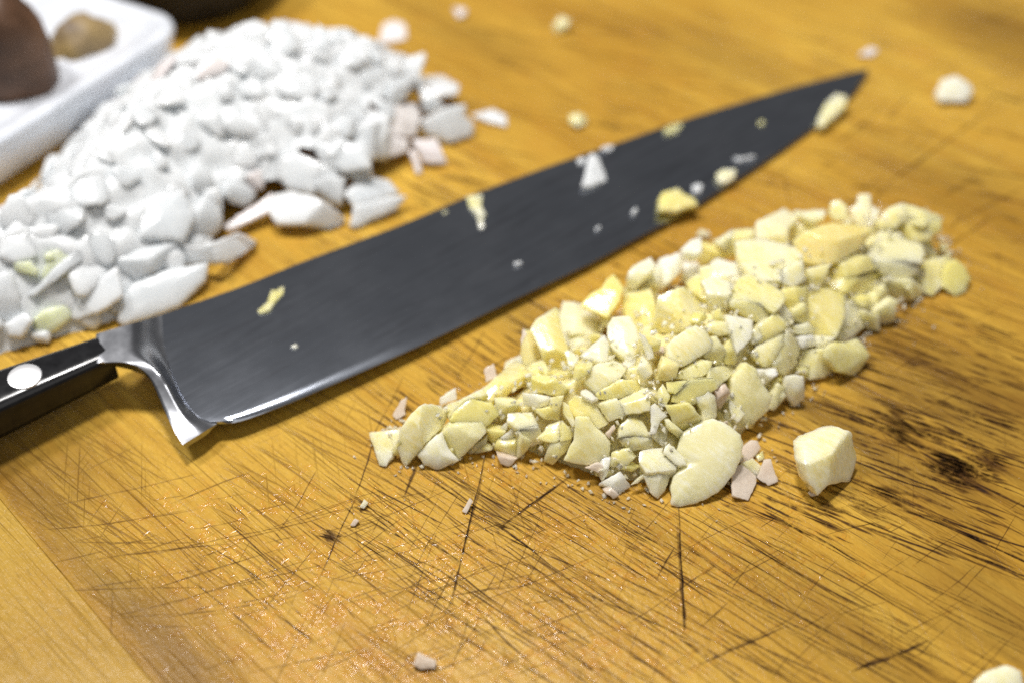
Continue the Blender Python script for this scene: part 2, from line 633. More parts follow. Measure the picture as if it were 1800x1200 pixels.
# the cuts one can pick out in the photograph (pixel ends, half width cm, strength)
for c in [(1191, 880, 1203, 1108, .026, 1), (1190, 905, 1201, 1106, .045, .6), (1203, 1060, 1203, 1108, .05, .9), (1187, 960, 1147, 1032, .02, .7),
          (868, 740, 783, 1108, .022, .95), (852, 830, 792, 1085, .03, .55), (655, 775, 622, 878, .022, .8), (628, 870, 556, 1030, .02, .8), (735, 815, 710, 872, .05, .95),
          (560, 820, 482, 945, .018, .6), (1000, 838, 868, 932, .045, .75), (985, 850, 905, 905, .03, .7), (770, 925, 712, 1085, .014, .5),
          (1390, 1098, 1180, 1188, .03, .85), (1640, 1122, 1495, 1178, .045, .9), (1560, 1152, 1498, 1178, .04, .7), (1540, 336, 1760, 180, .045, .75), (1380, 400, 1540, 336, .02, .5), (1800, 330, 1640, 410, .03, .6),
          (1392, 365, 1378, 300, .03, .6), (1070, 470, 1190, 395, .025, .5), (1195, 470, 1185, 380, .02, .4), (925, 640, 945, 560, .022, .8), (800, 665, 855, 575, .018, .7), (640, 790, 712, 655, .018, .7),
          (905, 620, 835, 660, .03, .6), (1130, 905, 1070, 870, .02, .6), (300, 885, 440, 830, .03, .5), (150, 985, 420, 955, .03, .45), (260, 975, 560, 912, .022, .5),
          (600, 990, 720, 900, .016, .5), (640, 1080, 800, 985, .016, .5), (700, 1130, 900, 1010, .014, .5), (520, 1000, 700, 1040, .014, .4),
          (1800, 10, 1690, 50, .05, .4), (1500, 780, 1800, 640, .012, .5), (1560, 660, 1660, 598, .014, .6), (1340, 860, 1480, 760, .012, .4)]:
    cutp(*c)


def field(n, poly_px, az, spread, lmin, lmax, wmin, wmax, amin, amax):
    P = np.array(poly_px, float)
    lo, hi = P.min(0), P.max(0)
    k = 0
    while k < n:
        x, y = rc.uniform(lo[0], hi[0]), rc.uniform(lo[1], hi[1])
        ins = False
        for (x1, y1), (x2, y2) in zip(P, np.roll(P, -1, 0)):
            if (y1 > y) != (y2 > y) and x < (x2 - x1) * (y - y1) / (y2 - y1) + x1: ins = not ins
        if not ins: continue
        k += 1
        c = un(x, y)[:2]
        a = math.radians(az) + rc.normal(0, spread)
        L = lmin + (lmax - lmin) * rc.uniform() ** 2.0
        d = np.array([math.cos(a), math.sin(a)]) * L / 2
        cut(c - d, c + d, rc.uniform(wmin, wmax), rc.uniform(amin, amax))


field(190, [(1200, 880), (1500, 640), (1640, 520), (1800, 500), (1800, 1010), (1500, 960)], -30, .05, .3, 3.6, .014, .05, .45, 1.0)
field(70, [(1480, 620), (1800, 560), (1800, 820), (1520, 800)], -29, .04, .4, 2.2, .02, .06, .6, 1.0)
field(190, [(650, 830), (1200, 880), (1500, 960), (1800, 1100), (1800, 1200), (900, 1200), (620, 960)], -36, .06, .5, 5.0, .009, .022, .5, .95)
field(110, [(640, 800), (1100, 860), (1180, 1000), (1000, 1080), (760, 960)], -39, .05, .5, 3.0, .008, .02, .5, 1.0)
field(60, [(650, 720), (930, 560), (940, 640), (860, 680), (740, 740), (650, 760)], -42, .06, .5, 2.4, .012, .03, .5, 1.0)
field(45, [(900, 560), (1190, 410), (1200, 460), (1000, 560), (910, 640)], -36, .12, .3, 1.1, .02, .06, .4, .95)
field(70, [(560, 850), (700, 830), (760, 960), (620, 1100), (400, 1150), (300, 900)], -40, .08, .5, 3.0, .01, .024, .3, .75)
field(60, [(300, 900), (900, 850), (1100, 1190), (400, 1190)], 20, .10, .8, 4.5, .008, .014, .4, .8)
field(40, [(500, 900), (1100, 900), (1300, 1190), (500, 1190)], 66, .14, .6, 3.0, .007, .013, .35, .75)
field(45, [(1150, 850), (1790, 850), (1790, 1190), (1150, 1190)], 38, .14, .6, 3.2, .008, .015, .35, .75)
field(60, [(1350, 330), (1500, 140), (1800, 100), (1800, 480), (1680, 440)], -26, .12, .6, 3.5, .02, .06, .25, .7)
field(45, [(1350, 330), (1500, 140), (1800, 100), (1800, 480), (1680, 440)], 44, .15, .6, 3.5, .014, .04, .2, .6)
field(90, [(650, 50), (1800, 0), (1790, 100), (1500, 110), (1000, 260), (850, 330), (720, 390), (820, 200)], -22, .12, .8, 4.0, .03, .09, .15, .5)
field(22, [(130, 850), (420, 800), (560, 900), (300, 1150), (150, 980)], 12, .12, .8, 4.0, .012, .03, .2, .45)
field(45, [(480, 480), (700, 400), (850, 330), (820, 260), (700, 320), (600, 410), (440, 460)], -38, .1, .5, 2.4, .02, .05, .25, .6)
# dark burnt or oily stains: dense bundles of short marks
for (x, y, r, n, a) in ((1680, 826, 52, 60, 1.0), (1735, 818, 30, 26, 1.0), (1600, 770, 60, 26, .7), (582, 942, 15, 20, .9), (632, 895, 12, 10, .8), (880, 925, 14, 12, .7),
                        (1225, 745, 20, 8, .5), (1080, 215, 40, 14, .35), (1290, 170, 50, 12, .3), (1440, 880, 40, 14, .6), (1560, 880, 50, 16, .6)):
    for k in range(n):
        q = un(x + rc.normal(0, r * .5), y + rc.normal(0, r * .28))[:2]
        aa = math.radians(-30) + rc.normal(0, .15)
        d = np.array([math.cos(aa), math.sin(aa)]) * rc.uniform(.08, .35) * (r / 40 + .3)
        cut(q - d, q + d, rc.uniform(.02, .075) * (r / 50 + .25), a * rc.uniform(.5, 1))
kco = mesh_obj("knife_cut", cutV, cutF, kc.m, board, attrs=cutA)
tag(kco, kind="stuff")

# ------------------------------------------------------------------ the knife
PT, PH, PS = un(1525, 123, .16), un(322, 781, .45), un(285, 553, .75)
KN = unit(np.cross(PH - PT, PS - PT))
if KN[2] < 0: KN = -KN
KX = unit(PT - PH); KX = unit(KX - KN * np.dot(KX, KN))
KY = np.cross(KN, KX)
knife = empty("chef_knife", PH)
tag(knife, "large steel chef's knife with black riveted handle lying on its side between onion and garlic", "knife")

met = NT("blade_steel")
b1 = met.noise(met.rotscale((22, 1100, 200), -math.atan2(KX[1], KX[0])), 1, 4, 0.65)
b2 = met.noise(met.coords((1, 1, 1)), 55, 4, 0.6)
b3 = met.noise(met.rotscale((90, 700, 90), -math.atan2(KX[1], KX[0]), (1, 2, 0)), 1, 3, 0.6)
mcol = met.mix(met.mr(b2, .3, .75), (0.36, 0.39, 0.45), (0.43, 0.46, 0.52))
mcol = met.mix(met.math('MULTIPLY', met.mr(b1, .42, .62), met.mr(b3, .4, .65, .25, .8)), mcol, (0.22, 0.23, 0.26))
met.link(mcol, met.b.inputs["Base Color"])
rr = met.math('ADD', met.mr(b1, .3, .7, .13, .17), met.mr(b2, .45, .75, 0, .015))
met.link(rr, met.b.inputs["Roughness"])
met.set(Metallic=1.0)
met.link(met.bump(b1, 0.10, 0.00004), met.b.inputs["Normal"])
M_STEEL = met.m
k2 = NT("bolster_steel")
q1 = k2.noise(k2.coords((1, 1, 1)), 150, 4, .6)
k2.link(k2.mix(k2.mr(q1, .3, .7), (.34, .35, .38), (.42, .43, .46)), k2.b.inputs["Base Color"])
k2.link(k2.mr(q1, .3, .7, .22, .30), k2.b.inputs["Roughness"])
k2.set(Metallic=1.0)
M_BOL = k2.m
k3 = NT("handle_black")
q2 = k3.noise(k3.coords((1, 1, 1)), 300, 3, .6)
k3.link(k3.mix(k3.mr(q2, .3, .7), (.008, .008, .009), (.016, .016, .018)), k3.b.inputs["Base Color"])
k3.set(Specular_IOR_Level=.35)
k3.link(k3.mr(q2, .3, .7, .14, .22), k3.b.inputs["Roughness"])
k3.link(k3.bump(q2, .05, .0001), k3.b.inputs["Normal"])
M_HAN = k3.m
M_RIV = simple("rivet_metal", (.80, .80, .82), .38, 0.75)


def kpt(px, py, t=0.0):
    """photo point on the knife's upper face that stands t cm above its middle plane"""
    return hit(px, py, PH + KN * t, KN)


def interp(pts, n):
    P = np.array(pts, float)
    s = np.concatenate([[0], np.cumsum(np.linalg.norm(np.diff(P, axis=0), axis=1))])
    u = np.linspace(0, s[-1], n)
    return np.stack([np.interp(u, s, P[:, 0]), np.interp(u, s, P[:, 1])], 1)


def smooth_line(P, it=2):
    P = P.copy()
    for _ in range(it):
        P[1:-1] = 0.25 * P[:-2] + 0.5 * P[1:-1] + 0.25 * P[2:]
    return P


spine_px = [(284, 553), (420, 506), (530, 461), (700, 398), (833, 341), (983, 286), (1100, 247), (1178, 219), (1300, 181), (1422, 146), (1500, 127), (1525, 122)]
edge_px = [(381, 744), (408, 746), (500, 712), (600, 669), (755, 600), (900, 529), (1040, 463), (1133, 412), (1200, 378), (1267, 335), (1355, 278), (1427, 228), (1484, 183), (1515, 148), (1526, 126)]
trans_px = [(284, 553), (285, 588), (293, 628), (307, 668), (328, 708), (350, 735), (381, 744)]
NS, NV = 90, 22
sp = smooth_line(interp(spine_px, NS), 3)
ed = smooth_line(interp(edge_px, NS), 3)
tr = smooth_line(interp(trans_px, NV), 2)
V, F = [], []
topg = np.zeros((NS, NV, 3)); th = np.zeros((NS, NV))
for i in range(NS):
    u = i / (NS - 1)
    taper = 0.35 + 0.65 * (1 - u) ** 0.8
    for j in range(NV):
        v = j / (NV - 1)
        # rows follow a line from spine to edge; the first columns follow the curved bolster line
        p = sp[i] * (1 - v) + ed[i] * v
        base0 = sp[0] * (1 - v) + ed[0] * v
        p = p + (tr[j] - base0) * (1 - u) ** 6
        t = (0.125 * (1 - v) ** 0.9 * taper + 0.022)
        bev = 0.022 + 0.030 * max(0, 1 - u / .34) ** .7
        t += (bev - 0.022) * min(1, v / .9)
        if v > 0.955: t = 0.004 + (bev - .004) * (1 - v) / 0.045
        th[i, j] = t
        topg[i, j] = kpt(p[0], p[1], t)


def slab(top, th, low=None, topl=None):
    """closed body from an upper grid and its half thickness; lower side mirrored about the knife plane"""
    n, m = th.shape
    V = [p for row in top for p in row]
    low = th if low is None else low
    topl = top if topl is None else topl
    V += [topl[i, j] - KN * (th[i, j] + low[i, j]) for i in range(n) for j in range(m)]
    F = []
    o = n * m
    for i in range(n - 1):
        for j in range(m - 1):
            a, b, c, d = i * m + j, (i + 1) * m + j, (i + 1) * m + j + 1, i * m + j + 1
            F.append((a, d, c, b)); F.append((a + o, b + o, c + o, d + o))
    rim = [(i, 0) for i in range(n)] + [(n - 1, j) for j in range(1, m)] + [(i, m - 1) for i in range(n - 2, -1, -1)] + [(0, j) for j in range(m - 2, 0, -1)]
    for (a, b) in zip(rim, rim[1:] + rim[:1]):
        x, y = a[0] * m + a[1], b[0] * m + b[1]
        F.append((x, y, y + o, x + o))
    # make the upper side face KN
    p, q, r = V[0], V[m], V[1]
    if np.dot(np.cross(np.array(r) - p, np.array(q) - p), KN) < 0:
        F = [tuple(reversed(f)) for f in F]
    return V, F


V, F = slab(topg, th)
blade = mesh_obj("blade", V, F, M_STEEL, knife)


def sharp(o, deg):
    me = o.data
    if hasattr(me, "set_sharp_from_angle"):
        me.set_sharp_from_angle(angle=math.radians(deg))


sharp(blade, 35)
# bolster: from the handle joint and heel over to the curved line where the blade begins
back_px = [(169, 587), (166, 615), (165, 641), (182, 638), (203, 636), (225, 637), (246, 646), (258, 658), (268, 672), (279, 696), (288, 718), (298, 741), (309, 762), (321, 781)]
NB, NC = 26, 16
bk = smooth_line(interp(back_px, NB), 1)
trb = smooth_line(interp(trans_px[:-1] + [(381, 744)], NB), 2)
topb = np.zeros((NC, NB, 3)); thb = np.zeros((NC, NB))
for j in range(NB):
    v = j / (NB - 1)
    edge_th = 0.125 * (1 - v) ** 0.9 + 0.022
    sv = min(1, max(0, (v - .34) / .66)); sv = sv * sv * (3 - 2 * sv)
    full = 0.60 * (1 - sv) + 0.10 * sv
    for i in range(NC):
        u = i / (NC - 1)                       # 0 at the blade, 1 at the back
        uu = min(1, u / .48); t = edge_th + (full - edge_th) * uu * uu * (3 - 2 * uu)
        rim_d = u
        if i == NC - 1: t *= 0.94
        thb[i, j] = max(t, 0.02)
        p = trb[j] * (1 - u) + bk[j] * u
        topb[i, j] = kpt(p[0], p[1], thb[i, j])
inl = np.zeros_like(topb)
for j in range(NB):
    for i in range(NC):
        u = i / (NC - 1) * (1 - .55 * min(1, thb[i, j] / .4))
        p = trb[j] * (1 - u) + bk[j] * u
        inl[i, j] = kpt(p[0], p[1], thb[i, j])
V, F = slab(topb, thb, np.minimum(thb, .06), inl)
bol = mesh_obj("bolster", V, F, M_BOL, knife)
sharp(bol, 50)

# handle: rounded section swept along the knife's axis
J0, J1 = kpt(169, 587, .60), kpt(165, 641, .60)
HX = -KX
W0 = kpt(0, 646, .6); W1 = kpt(0, 721, .6)


def kuv(p): return np.array([np.dot(p - PH, KX), np.dot(p - PH, KY)])


a0, a1, c0, c1 = kuv(J0), kuv(J1), kuv(W0), kuv(W1)
hv, hf = [], []
secs = []
for s in np.linspace(0, 1, 26):
    L = 11.5 * s
    x = a0[0] - 0.02 - L if True else 0
    st = (a0[1] - c0[1]) / (a0[0] - c0[0]); sb = (a1[1] - c1[1]) / (a1[0] - c1[0])
    ytop = a0[1] + st * (x - a0[0]) * (1.0 if L < 3 else 3 / max(L, 3)) - 0.012 * max(0, L - 3) ** 1.6
    ybot = a1[1] + sb * (x - a1[0]) * (1.0 if L < 3 else 3 / max(L, 3)) - 0.012 * max(0, L - 3) ** 1.7 + (0.10 * max(0, L - 8))
    half = 0.60 + 0.14 * math.sin(math.pi * min(1, s * 1.2)) - (0.25 * max(0, s - .93) / .07)
    secs.append((x, ytop, ybot, half))
K = 24
for (x, yt, yb, hz) in secs:
    cy, hy = (yt + yb) / 2, (yt - yb) / 2 + 0.02
    for k in range(K):
        a = 2 * math.pi * (k + .5) / K
        ca, sa = math.cos(a), math.sin(a)
        q = 0.46
        yy = cy + hy * math.copysign(abs(ca) ** q, ca)
        zz = .17 + (hz - .17) * math.copysign(abs(sa) ** q, sa)
        hv.append(PH + KX * x + KY * yy + KN * zz)
for i in range(len(secs) - 1):
    for k in range(K):
        a, b = i * K + k, i * K + (k + 1) % K
        hf.append((a, b, b + K, a + K))
hf.append(tuple(range(K))[::-1]); hf.append(tuple(range((len(secs) - 1) * K, len(secs) * K)))
handle = mesh_obj("handle", hv, hf, M_HAN, knife)
sharp(handle, 60)


def rivet(px, py, r):
    c = kpt(px, py, .60)
    x = np.dot(c - PH, KX)
    hz = np.interp(-x, [-q[0] for q in secs], [q[3] for q in secs])
    c = hit(px, py, PH + KN * hz, KN)
    V, F = [], []
    n = 28
    for rr_, dz in ((r, -.06), (r, .004), (r * .94, .014), (r * .5, .020)):
        for k in range(n):
            a = 2 * math.pi * k / n
            V.append(c + (KX * math.cos(a) + KY * math.sin(a)) * rr_ + KN * dz)
    V.append(c + KN * .022)
    for i in range(3):
        for k in range(n):
            F.append((i * n + k, i * n + (k + 1) % n, (i + 1) * n + (k + 1) % n, (i + 1) * n + k))
    for k in range(n):
        F.append((3 * n + k, 3 * n + (k + 1) % n, 4 * n))
    return mesh_obj("rivet", V, F, M_RIV, knife)


rivet(43, 661, .37)

# ------------------------------------------------------------------ garlic
garlic_base = [(652, 765), (672, 812), (750, 828), (870, 806), (900, 818), (1050, 872), (1190, 888), (1290, 850), (1370, 745), (1470, 665), (1525, 605),
               (1590, 560), (1640, 515), (1690, 500), (1700, 465), (1650, 395), (1540, 372), (1420, 410), (1270, 462), (1110, 535), (960, 620), (860, 680), (740, 730)]
garlic = Heap(garlic_base, 3.0, 1.25)
TILE = {'A': (640, 580, .2166), 'B': (850, 440, .2166), 'C': (850, 640, .2166), 'D': (1080, 360, .2166), 'E': (1080, 560, .2166),
        'F': (1310, 330, .2166), 'G': (1310, 500, .2166), 'H': (1100, 720, 1 / 6), 'I': (1480, 330, .2166), 'J': (900, 750, .5), 'P': (0, 0, 1.0),
        'X': (300, 200, .2333), 'Y': (0, 300, .26667), 'Z': (480, 20, .25)}


def tp(tile, pts):
    x0, y0, k = TILE[tile]
    return [(x0 + x * k, y0 + y * k) for x, y in pts]


# (label or None, tone, [(tile, normal, thickness, bulge, outline), ...])
WET = []          # (mesh object, how many beads of juice cling to it)
PIECES = [
    ("small triangular garlic chip standing alone at the narrow tip of the heap", 'c', [('A', 'd', .22, .02, [(45, 835), (280, 815), (275, 890), (180, 1095), (125, 1085)])]),
    ("half-moon garlic slice leaning at the narrow tip of the heap", 'c', [('A', 'd', .3, .07, [(490, 605), (600, 620), (680, 680), (620, 790), (500, 900), (345, 1095), (320, 1060), (280, 950), (300, 800), (390, 680)])]),
    ("rounded white garlic piece under a curved cut, beside the half-moon slice", 'w', [('A', 'f', .4, .16, [(630, 830), (680, 960), (760, 1050), (600, 1125), (500, 1090), (440, 1010), (540, 900)])]),
    ("curved garlic piece lying over the rounded white one near the heap's tip", 'g', [('A', 'f', .25, .06, [(690, 790), (950, 755), (980, 835), (830, 985), (760, 1050), (690, 960), (630, 850)])]),
    (None, 'g', [('A', 'd', .3, .1, [(860, 560), (1030, 590), (1090, 680), (960, 800), (780, 770), (700, 720), (760, 640)])]),
    ("clear whitish flake standing behind the half-moon garlic slice", 'w', [('A', 'f', .12, 0, [(620, 545), (740, 470), (750, 560), (620, 605)])]),
    (None, 'c', [('A', 'u', .25, .03, [(650, 620), (960, 470), (1000, 520), (850, 560), (760, 630), (690, 700)])]),
    ("long pale garlic slab along the top of the heap's narrow end", 'c', [('A', 'u', .3, .05, [(960, 480), (1080, 370), (1270, 210), (1340, 350), (1200, 420), (1050, 560), (950, 630), (940, 540)])]),
    (None, 'p', [('A', 'f', .1, 0, [(975, 320), (1050, 270), (1080, 370), (990, 420)])]),
    (None, 'g', [('A', 'f', .2, .02, [(830, 990), (990, 870), (985, 930), (860, 1005)])]),
    (None, 'y', [('A', 'f', .3, .04, [(1060, 560), (1230, 570), (1270, 600), (1180, 690), (1110, 740), (1080, 650)])]),
    (None, 'c', [('A', 'f', .12, 0, [(1110, 790), (1170, 740), (1160, 800), (1050, 890), (1030, 890)])]),
    ("rough crumbled garlic bit at the foot of the heap near the half-moon slice", 'c', [('A', 'f', .25, .03, [(1090, 890), (1200, 905), (1300, 900), (1300, 990), (1220, 1035), (1060, 970)])]),
    (None, 'p', [('A', 'f', .2, .03, [(1080, 1000), (1240, 1040), (1170, 1105), (1110, 1080)])]),
    ("tall garlic slab leaning on the back of the heap nearest the blade's middle", 'c', [('B', (-.1, -.55, .8), .35, .03, [(580, 490), (610, 510), (625, 640), (680, 800), (720, 950), (725, 1110), (640, 1070), (520, 940), (470, 800), (400, 660), (430, 590)])]),
    ("broad flat-cut garlic slab standing next to the tall slab", 'w', [('B', (.1, -.5, .85), .4, .02, [(650, 420), (790, 440), (900, 500), (950, 560), (930, 700), (880, 760), (720, 825), (670, 740), (620, 560)])]),
    ("amber garlic piece with a skin edge behind the tall slab", 'a', [('B', 'f', .3, .06, [(330, 650), (400, 660), (470, 830), (470, 870), (350, 950), (300, 830)])]),
    (None, 'p', [('B', 'f', .08, 0, [(320, 635), (350, 680), (300, 770)])]),
    (None, 'c', [('B', 'd', .25, .02, [(180, 900), (300, 850), (380, 1010), (290, 1050), (170, 1000)])]),
    (None, 'y', [('B', 'u', .2, .02, [(350, 940), (470, 880), (520, 950), (500, 1020), (380, 1000)])]),
    (None, 'y', [('B', 'f', .3, .02, [(390, 1010), (560, 1020), (690, 1120), (600, 1180), (400, 1130)])]),
    ("small whitish garlic chip stuck to the foot of the tall slab", 'w', [('B', 'd', .15, .01, [(660, 830), (690, 810), (770, 870), (740, 950), (690, 930)])]),
    (None, 'w', [('B', 'd', .3, .02, [(880, 770), (980, 690), (1010, 760), (1000, 890), (880, 890), (790, 850)])]),
    (None, 'y', [('B', 'f', .3, 0, [(740, 950), (880, 940), (860, 990), (770, 1060), (730, 1040)])]),
    ("ragged yellow garlic piece on the back crest above the broad flat slab", 'y', [('B', 'd', .35, .04, [(800, 440), (880, 350), (960, 310), (1000, 240), (1050, 200), (1100, 260), (1130, 300), (1090, 420), (1010, 530), (900, 490)])]),
    ("tall rectangular garlic block on the crest beside the ragged yellow piece", 'c', [('B', 'd', .4, .03, [(1160, 290), (1250, 255), (1340, 260), (1385, 440), (1385, 590), (1270, 660), (1220, 590), (1150, 500)])]),
    ("thick rounded garlic chunk in the middle of the heap below the rectangular block", 'c', [('B', 'd', .45, .08, [(1010, 620), (1050, 550), (1180, 540), (1240, 640), (1250, 720), (1200, 900), (1050, 790), (1010, 700)])]),
    (None, 'c', [('B', 'd', .35, .05, [(840, 980), (930, 920), (1050, 900), (1160, 940), (1100, 1050), (920, 1160), (840, 1080)])]),
    ("wet shiny garlic chip catching the light in the middle of the heap", 'w', [('B', (0, .1, 1), .2, .02, [(1250, 960), (1300, 830), (1360, 920), (1370, 990), (1310, 1030)])]),
    (None, 'y', [('B', 'f', .3, 0, [(950, 530), (1030, 550), (1010, 620), (950, 620)])]),
    (None, 'y', [('B', 'f', .35, .04, [(920, 1160), (1100, 1050), (1250, 1050), (1280, 1150), (1080, 1200), (940, 1200)])]),
    (None, 'w', [('C', 'd', .2, .02, [(320, 230), (540, 260), (545, 330), (440, 350), (330, 330)])]),
    (None, 'c', [('C', 'f', .3, .02, [(550, 270), (650, 255), (620, 350), (610, 450), (500, 440), (400, 360), (540, 340)])]),
    ("cubed garlic chunk with a bright top on the near slope toward the narrow end", 'c', [('C', 'u', .2, .02, [(200, 400), (390, 390), (440, 490), (430, 510), (300, 530), (200, 470)]), ('C', 'f', .3, .03, [(300, 530), (440, 510), (500, 620), (400, 660), (330, 650), (260, 560)])]),
    (None, 'w', [('C', 'f', .25, .02, [(140, 590), (240, 510), (250, 600), (150, 620)])]),
    (None, 'y', [('C', 'u', .2, .03, [(430, 600), (530, 490), (640, 460), (640, 600), (560, 625)]), ('C', 'r', .25, .02, [(640, 460), (730, 540), (710, 600), (640, 620)])]),
    (None, 'g', [('C', 'f', .4, .06, [(540, 640), (710, 600), (680, 690), (560, 810), (490, 780)])]),
    ("tall ridged garlic wedge facing the camera at the heap's front", 'y', [('C', 'f', .45, .08, [(750, 440), (850, 440), (900, 520), (980, 580), (1020, 640), (1010, 740), (920, 790), (840, 810), (720, 790), (660, 770), (740, 600)])]),
    ("smooth garlic slab resting on top of the tall ridged wedge", 'c', [('C', 'd', .25, .03, [(700, 300), (760, 250), (880, 300), (1010, 470), (930, 515), (850, 450), (760, 430), (690, 390)])]),
    (None, 'w', [('C', 'u', .15, .01, [(790, 220), (830, 200), (925, 270), (880, 290), (800, 250)])]),
    (None, 'y', [('C', 'f', .35, .04, [(940, 320), (1080, 280), (1140, 350), (1150, 410), (1020, 460), (930, 340)])]),
    ("boxy smooth garlic piece jutting from the middle of the near slope", 'c', [('C', 'd', .35, .02, [(1090, 290), (1330, 190), (1350, 370), (1160, 400)])]),
    ("domed garlic chunk with a wet bright top above the forked white shred", 'c', [('C', (0, -.3, .95), .2, .08, [(1110, 500), (1180, 430), (1280, 450), (1365, 600), (1220, 580), (1100, 590)]), ('C', 'f', .4, .08, [(1100, 590), (1220, 585), (1365, 605), (1340, 680), (1200, 695), (1130, 650)])]),
    (None, 'p', [('C', 'f', .2, .02, [(990, 560), (1060, 490), (1070, 520), (1020, 600)])]),
    (None, 'g', [('C', 'f', .35, .08, [(1040, 720), (1180, 680), (1220, 760), (1150, 830), (1030, 820)])]),
    (None, 'p', [('C', 'f', .1, .01, [(830, 840), (930, 800), (1020, 860), (930, 880)])]),
    ("small glassy white cube at the front foot of the heap", 'w', [('C', 'd', .25, .02, [(950, 960), (1110, 870), (1190, 990), (1090, 1040), (1000, 980)])]),
    (None, 'p', [('C', 'f', .2, .03, [(990, 1030), (1040, 1000), (1100, 1060), (1050, 1090)])]),
    (None, 'w', [('C', 'f', .2, .05, [(950, 740), (1030, 760), (1010, 870), (960, 960), (930, 850)])]),
    (None, 'g', [('C', 'f', .2, .03, [(1210, 790), (1270, 830), (1200, 870), (1100, 840)])]),
    (None, 'c', [('C', 'l', .12, 0, [(640, 300), (690, 330), (740, 480), (720, 500), (650, 400)])]),
    ("bright white garlic block on the back crest beside the blade", 'w', [('D', 'd', .35, .02, [(150, 500), (290, 430), (335, 500), (190, 620), (120, 590), (120, 540)])]),
    (None, 'c', [('D', 'd', .3, .02, [(190, 620), (335, 500), (370, 490), (360, 640), (280, 640)])]),
    (None, 'w', [('D', 'd', .3, .04, [(375, 440), (530, 390), (560, 470), (520, 560), (430, 630), (370, 600)])]),
    (None, 'w', [('D', 'd', .25, .08, [(550, 460), (680, 470), (690, 560), (620, 590), (560, 560)])]),
    ("rough topped white garlic bit on the back crest above the blade's shadow", 'w', [('D', 'u', .25, .04, [(540, 360), (630, 280), (700, 270), (710, 360), (640, 410), (560, 400)])]),
    (None, 'c', [('D', 'd', .3, .05, [(700, 300), (780, 320), (950, 340), (980, 400), (800, 430), (770, 470), (690, 490)])]),
    (None, 'c', [('D', 'L', .2, .02, [(800, 290), (960, 200), (940, 260), (870, 330)])]),
    (None, 'y', [('D', 'd', .3, .03, [(960, 210), (1120, 190), (1120, 250), (1000, 300), (880, 330)])]),
    ("clear pale garlic flake lying over two blocks near the crest", 'w', [('D', 'u', .15, .03, [(780, 470), (840, 430), (1010, 480), (1040, 560), (950, 620), (800, 510)])]),
    (None, 'c', [('D', 'd', .25, .02, [(695, 510), (800, 490), (930, 600), (940, 700), (800, 680), (700, 590)])]),
    ("pale upright garlic chip hanging below the clear flake", 'c', [('D', 'd', .3, .03, [(710, 620), (830, 590), (940, 640), (940, 790), (880, 800), (810, 850), (750, 720)])]),
    (None, 'y', [('D', 'd', .3, .03, [(580, 630), (680, 560), (720, 620), (760, 740), (740, 760), (610, 700)])]),
    ("large yellow garlic block with a deep yellow front in the heap's middle", 'y', [('D', 'u', .25, .03, [(1010, 600), (1100, 560), (1200, 610), (1370, 720), (1370, 780), (1290, 870), (1180, 800), (960, 770), (950, 740)]), ('D', 'f', .4, .04, [(960, 775), (1180, 805), (1285, 875), (1180, 950), (1090, 920), (950, 820)])]),
    ("large smooth pale garlic slab on the near slope under the crest", 'c', [('D', (0, -.4, .9), .4, .06, [(360, 760), (470, 700), (560, 670), (700, 830), (710, 840), (660, 960), (500, 1030), (300, 1010), (340, 900)])]),
    (None, 'c', [('D', 'd', .35, .03, [(80, 680), (260, 640), (310, 740), (350, 930), (230, 1030), (160, 980), (70, 870)])]),
    ("narrow white garlic wedge pointing down in the middle of the near slope", 'w', [('D', (.1, -.55, .8), .3, .01, [(910, 900), (1125, 940), (1110, 1080), (1000, 1195), (950, 1080)])]),
    ("knobbly garlic edge piece beside the narrow white wedge", 'c', [('D', 'd', .3, .1, [(720, 990), (800, 940), (910, 960), (940, 1050), (830, 1060), (740, 1020)])]),
    (None, 'c', [('D', 'd', .35, .08, [(1130, 1080), (1180, 980), (1310, 880), (1385, 960), (1385, 1020), (1240, 1100), (1150, 1130)])]),
    (None, 'c', [('D', 'd', .3, .03, [(250, 1060), (380, 1100), (370, 1170), (300, 1190)])]),
    (None, 'y', [('D', 'r', .25, .02, [(680, 960), (730, 870), (760, 920), (700, 980)])]),
    (None, 'y', [('D', 'f', .3, .02, [(790, 870), (860, 840), (900, 960), (800, 930)])]),
    ("pale domed garlic slice with a bright upper face under the large smooth slab", 'c', [('E', 'd', .4, .1, [(450, 210), (500, 150), (550, 120), (660, 60), (740, 110), (790, 190), (770, 250), (590, 360), (540, 380), (450, 330)])]),
    (None, 'g', [('E', 'f', .35, .03, [(780, 160), (830, 150), (900, 250), (900, 370), (830, 380), (730, 310)])]),
    (None, 'c', [('E', 'f', .25, .02, [(895, 230), (940, 170), (1000, 320), (980, 370), (900, 360)])]),
    (None, 'g', [('E', 'r', .3, .02, [(780, 400), (880, 380), (990, 380), (930, 470), (840, 550), (770, 460)])]),
    ("smooth rounded garlic clove end on the heap's near slope below the yellow block", 'c', [('E', (.1, -.5, .8), .4, .12, [(1115, 290), (1150, 230), (1385, 110), (1370, 220), (1290, 350), (1220, 375)])]),
    ("rough torn garlic strip lying over the flat bar on the near slope", 'y', [('E', 'd', .25, .03, [(490, 480), (560, 400), (700, 330), (790, 350), (780, 420), (720, 460), (600, 490)])]),
    ("flat bar of garlic with a dull front on the near slope", 'g', [('E', 'u', .2, .01, [(430, 510), (600, 500), (780, 470), (810, 500), (620, 515), (500, 600), (440, 580)]), ('E', 'f', .4, .02, [(480, 605), (620, 505), (800, 490), (830, 560), (640, 690), (470, 670)])]),
    ("dull green leaf-shaped garlic slice above the big oval slice", 'g', [('E', 'f', .3, .05, [(420, 710), (600, 690), (700, 800), (700, 860), (570, 950), (490, 860)])]),
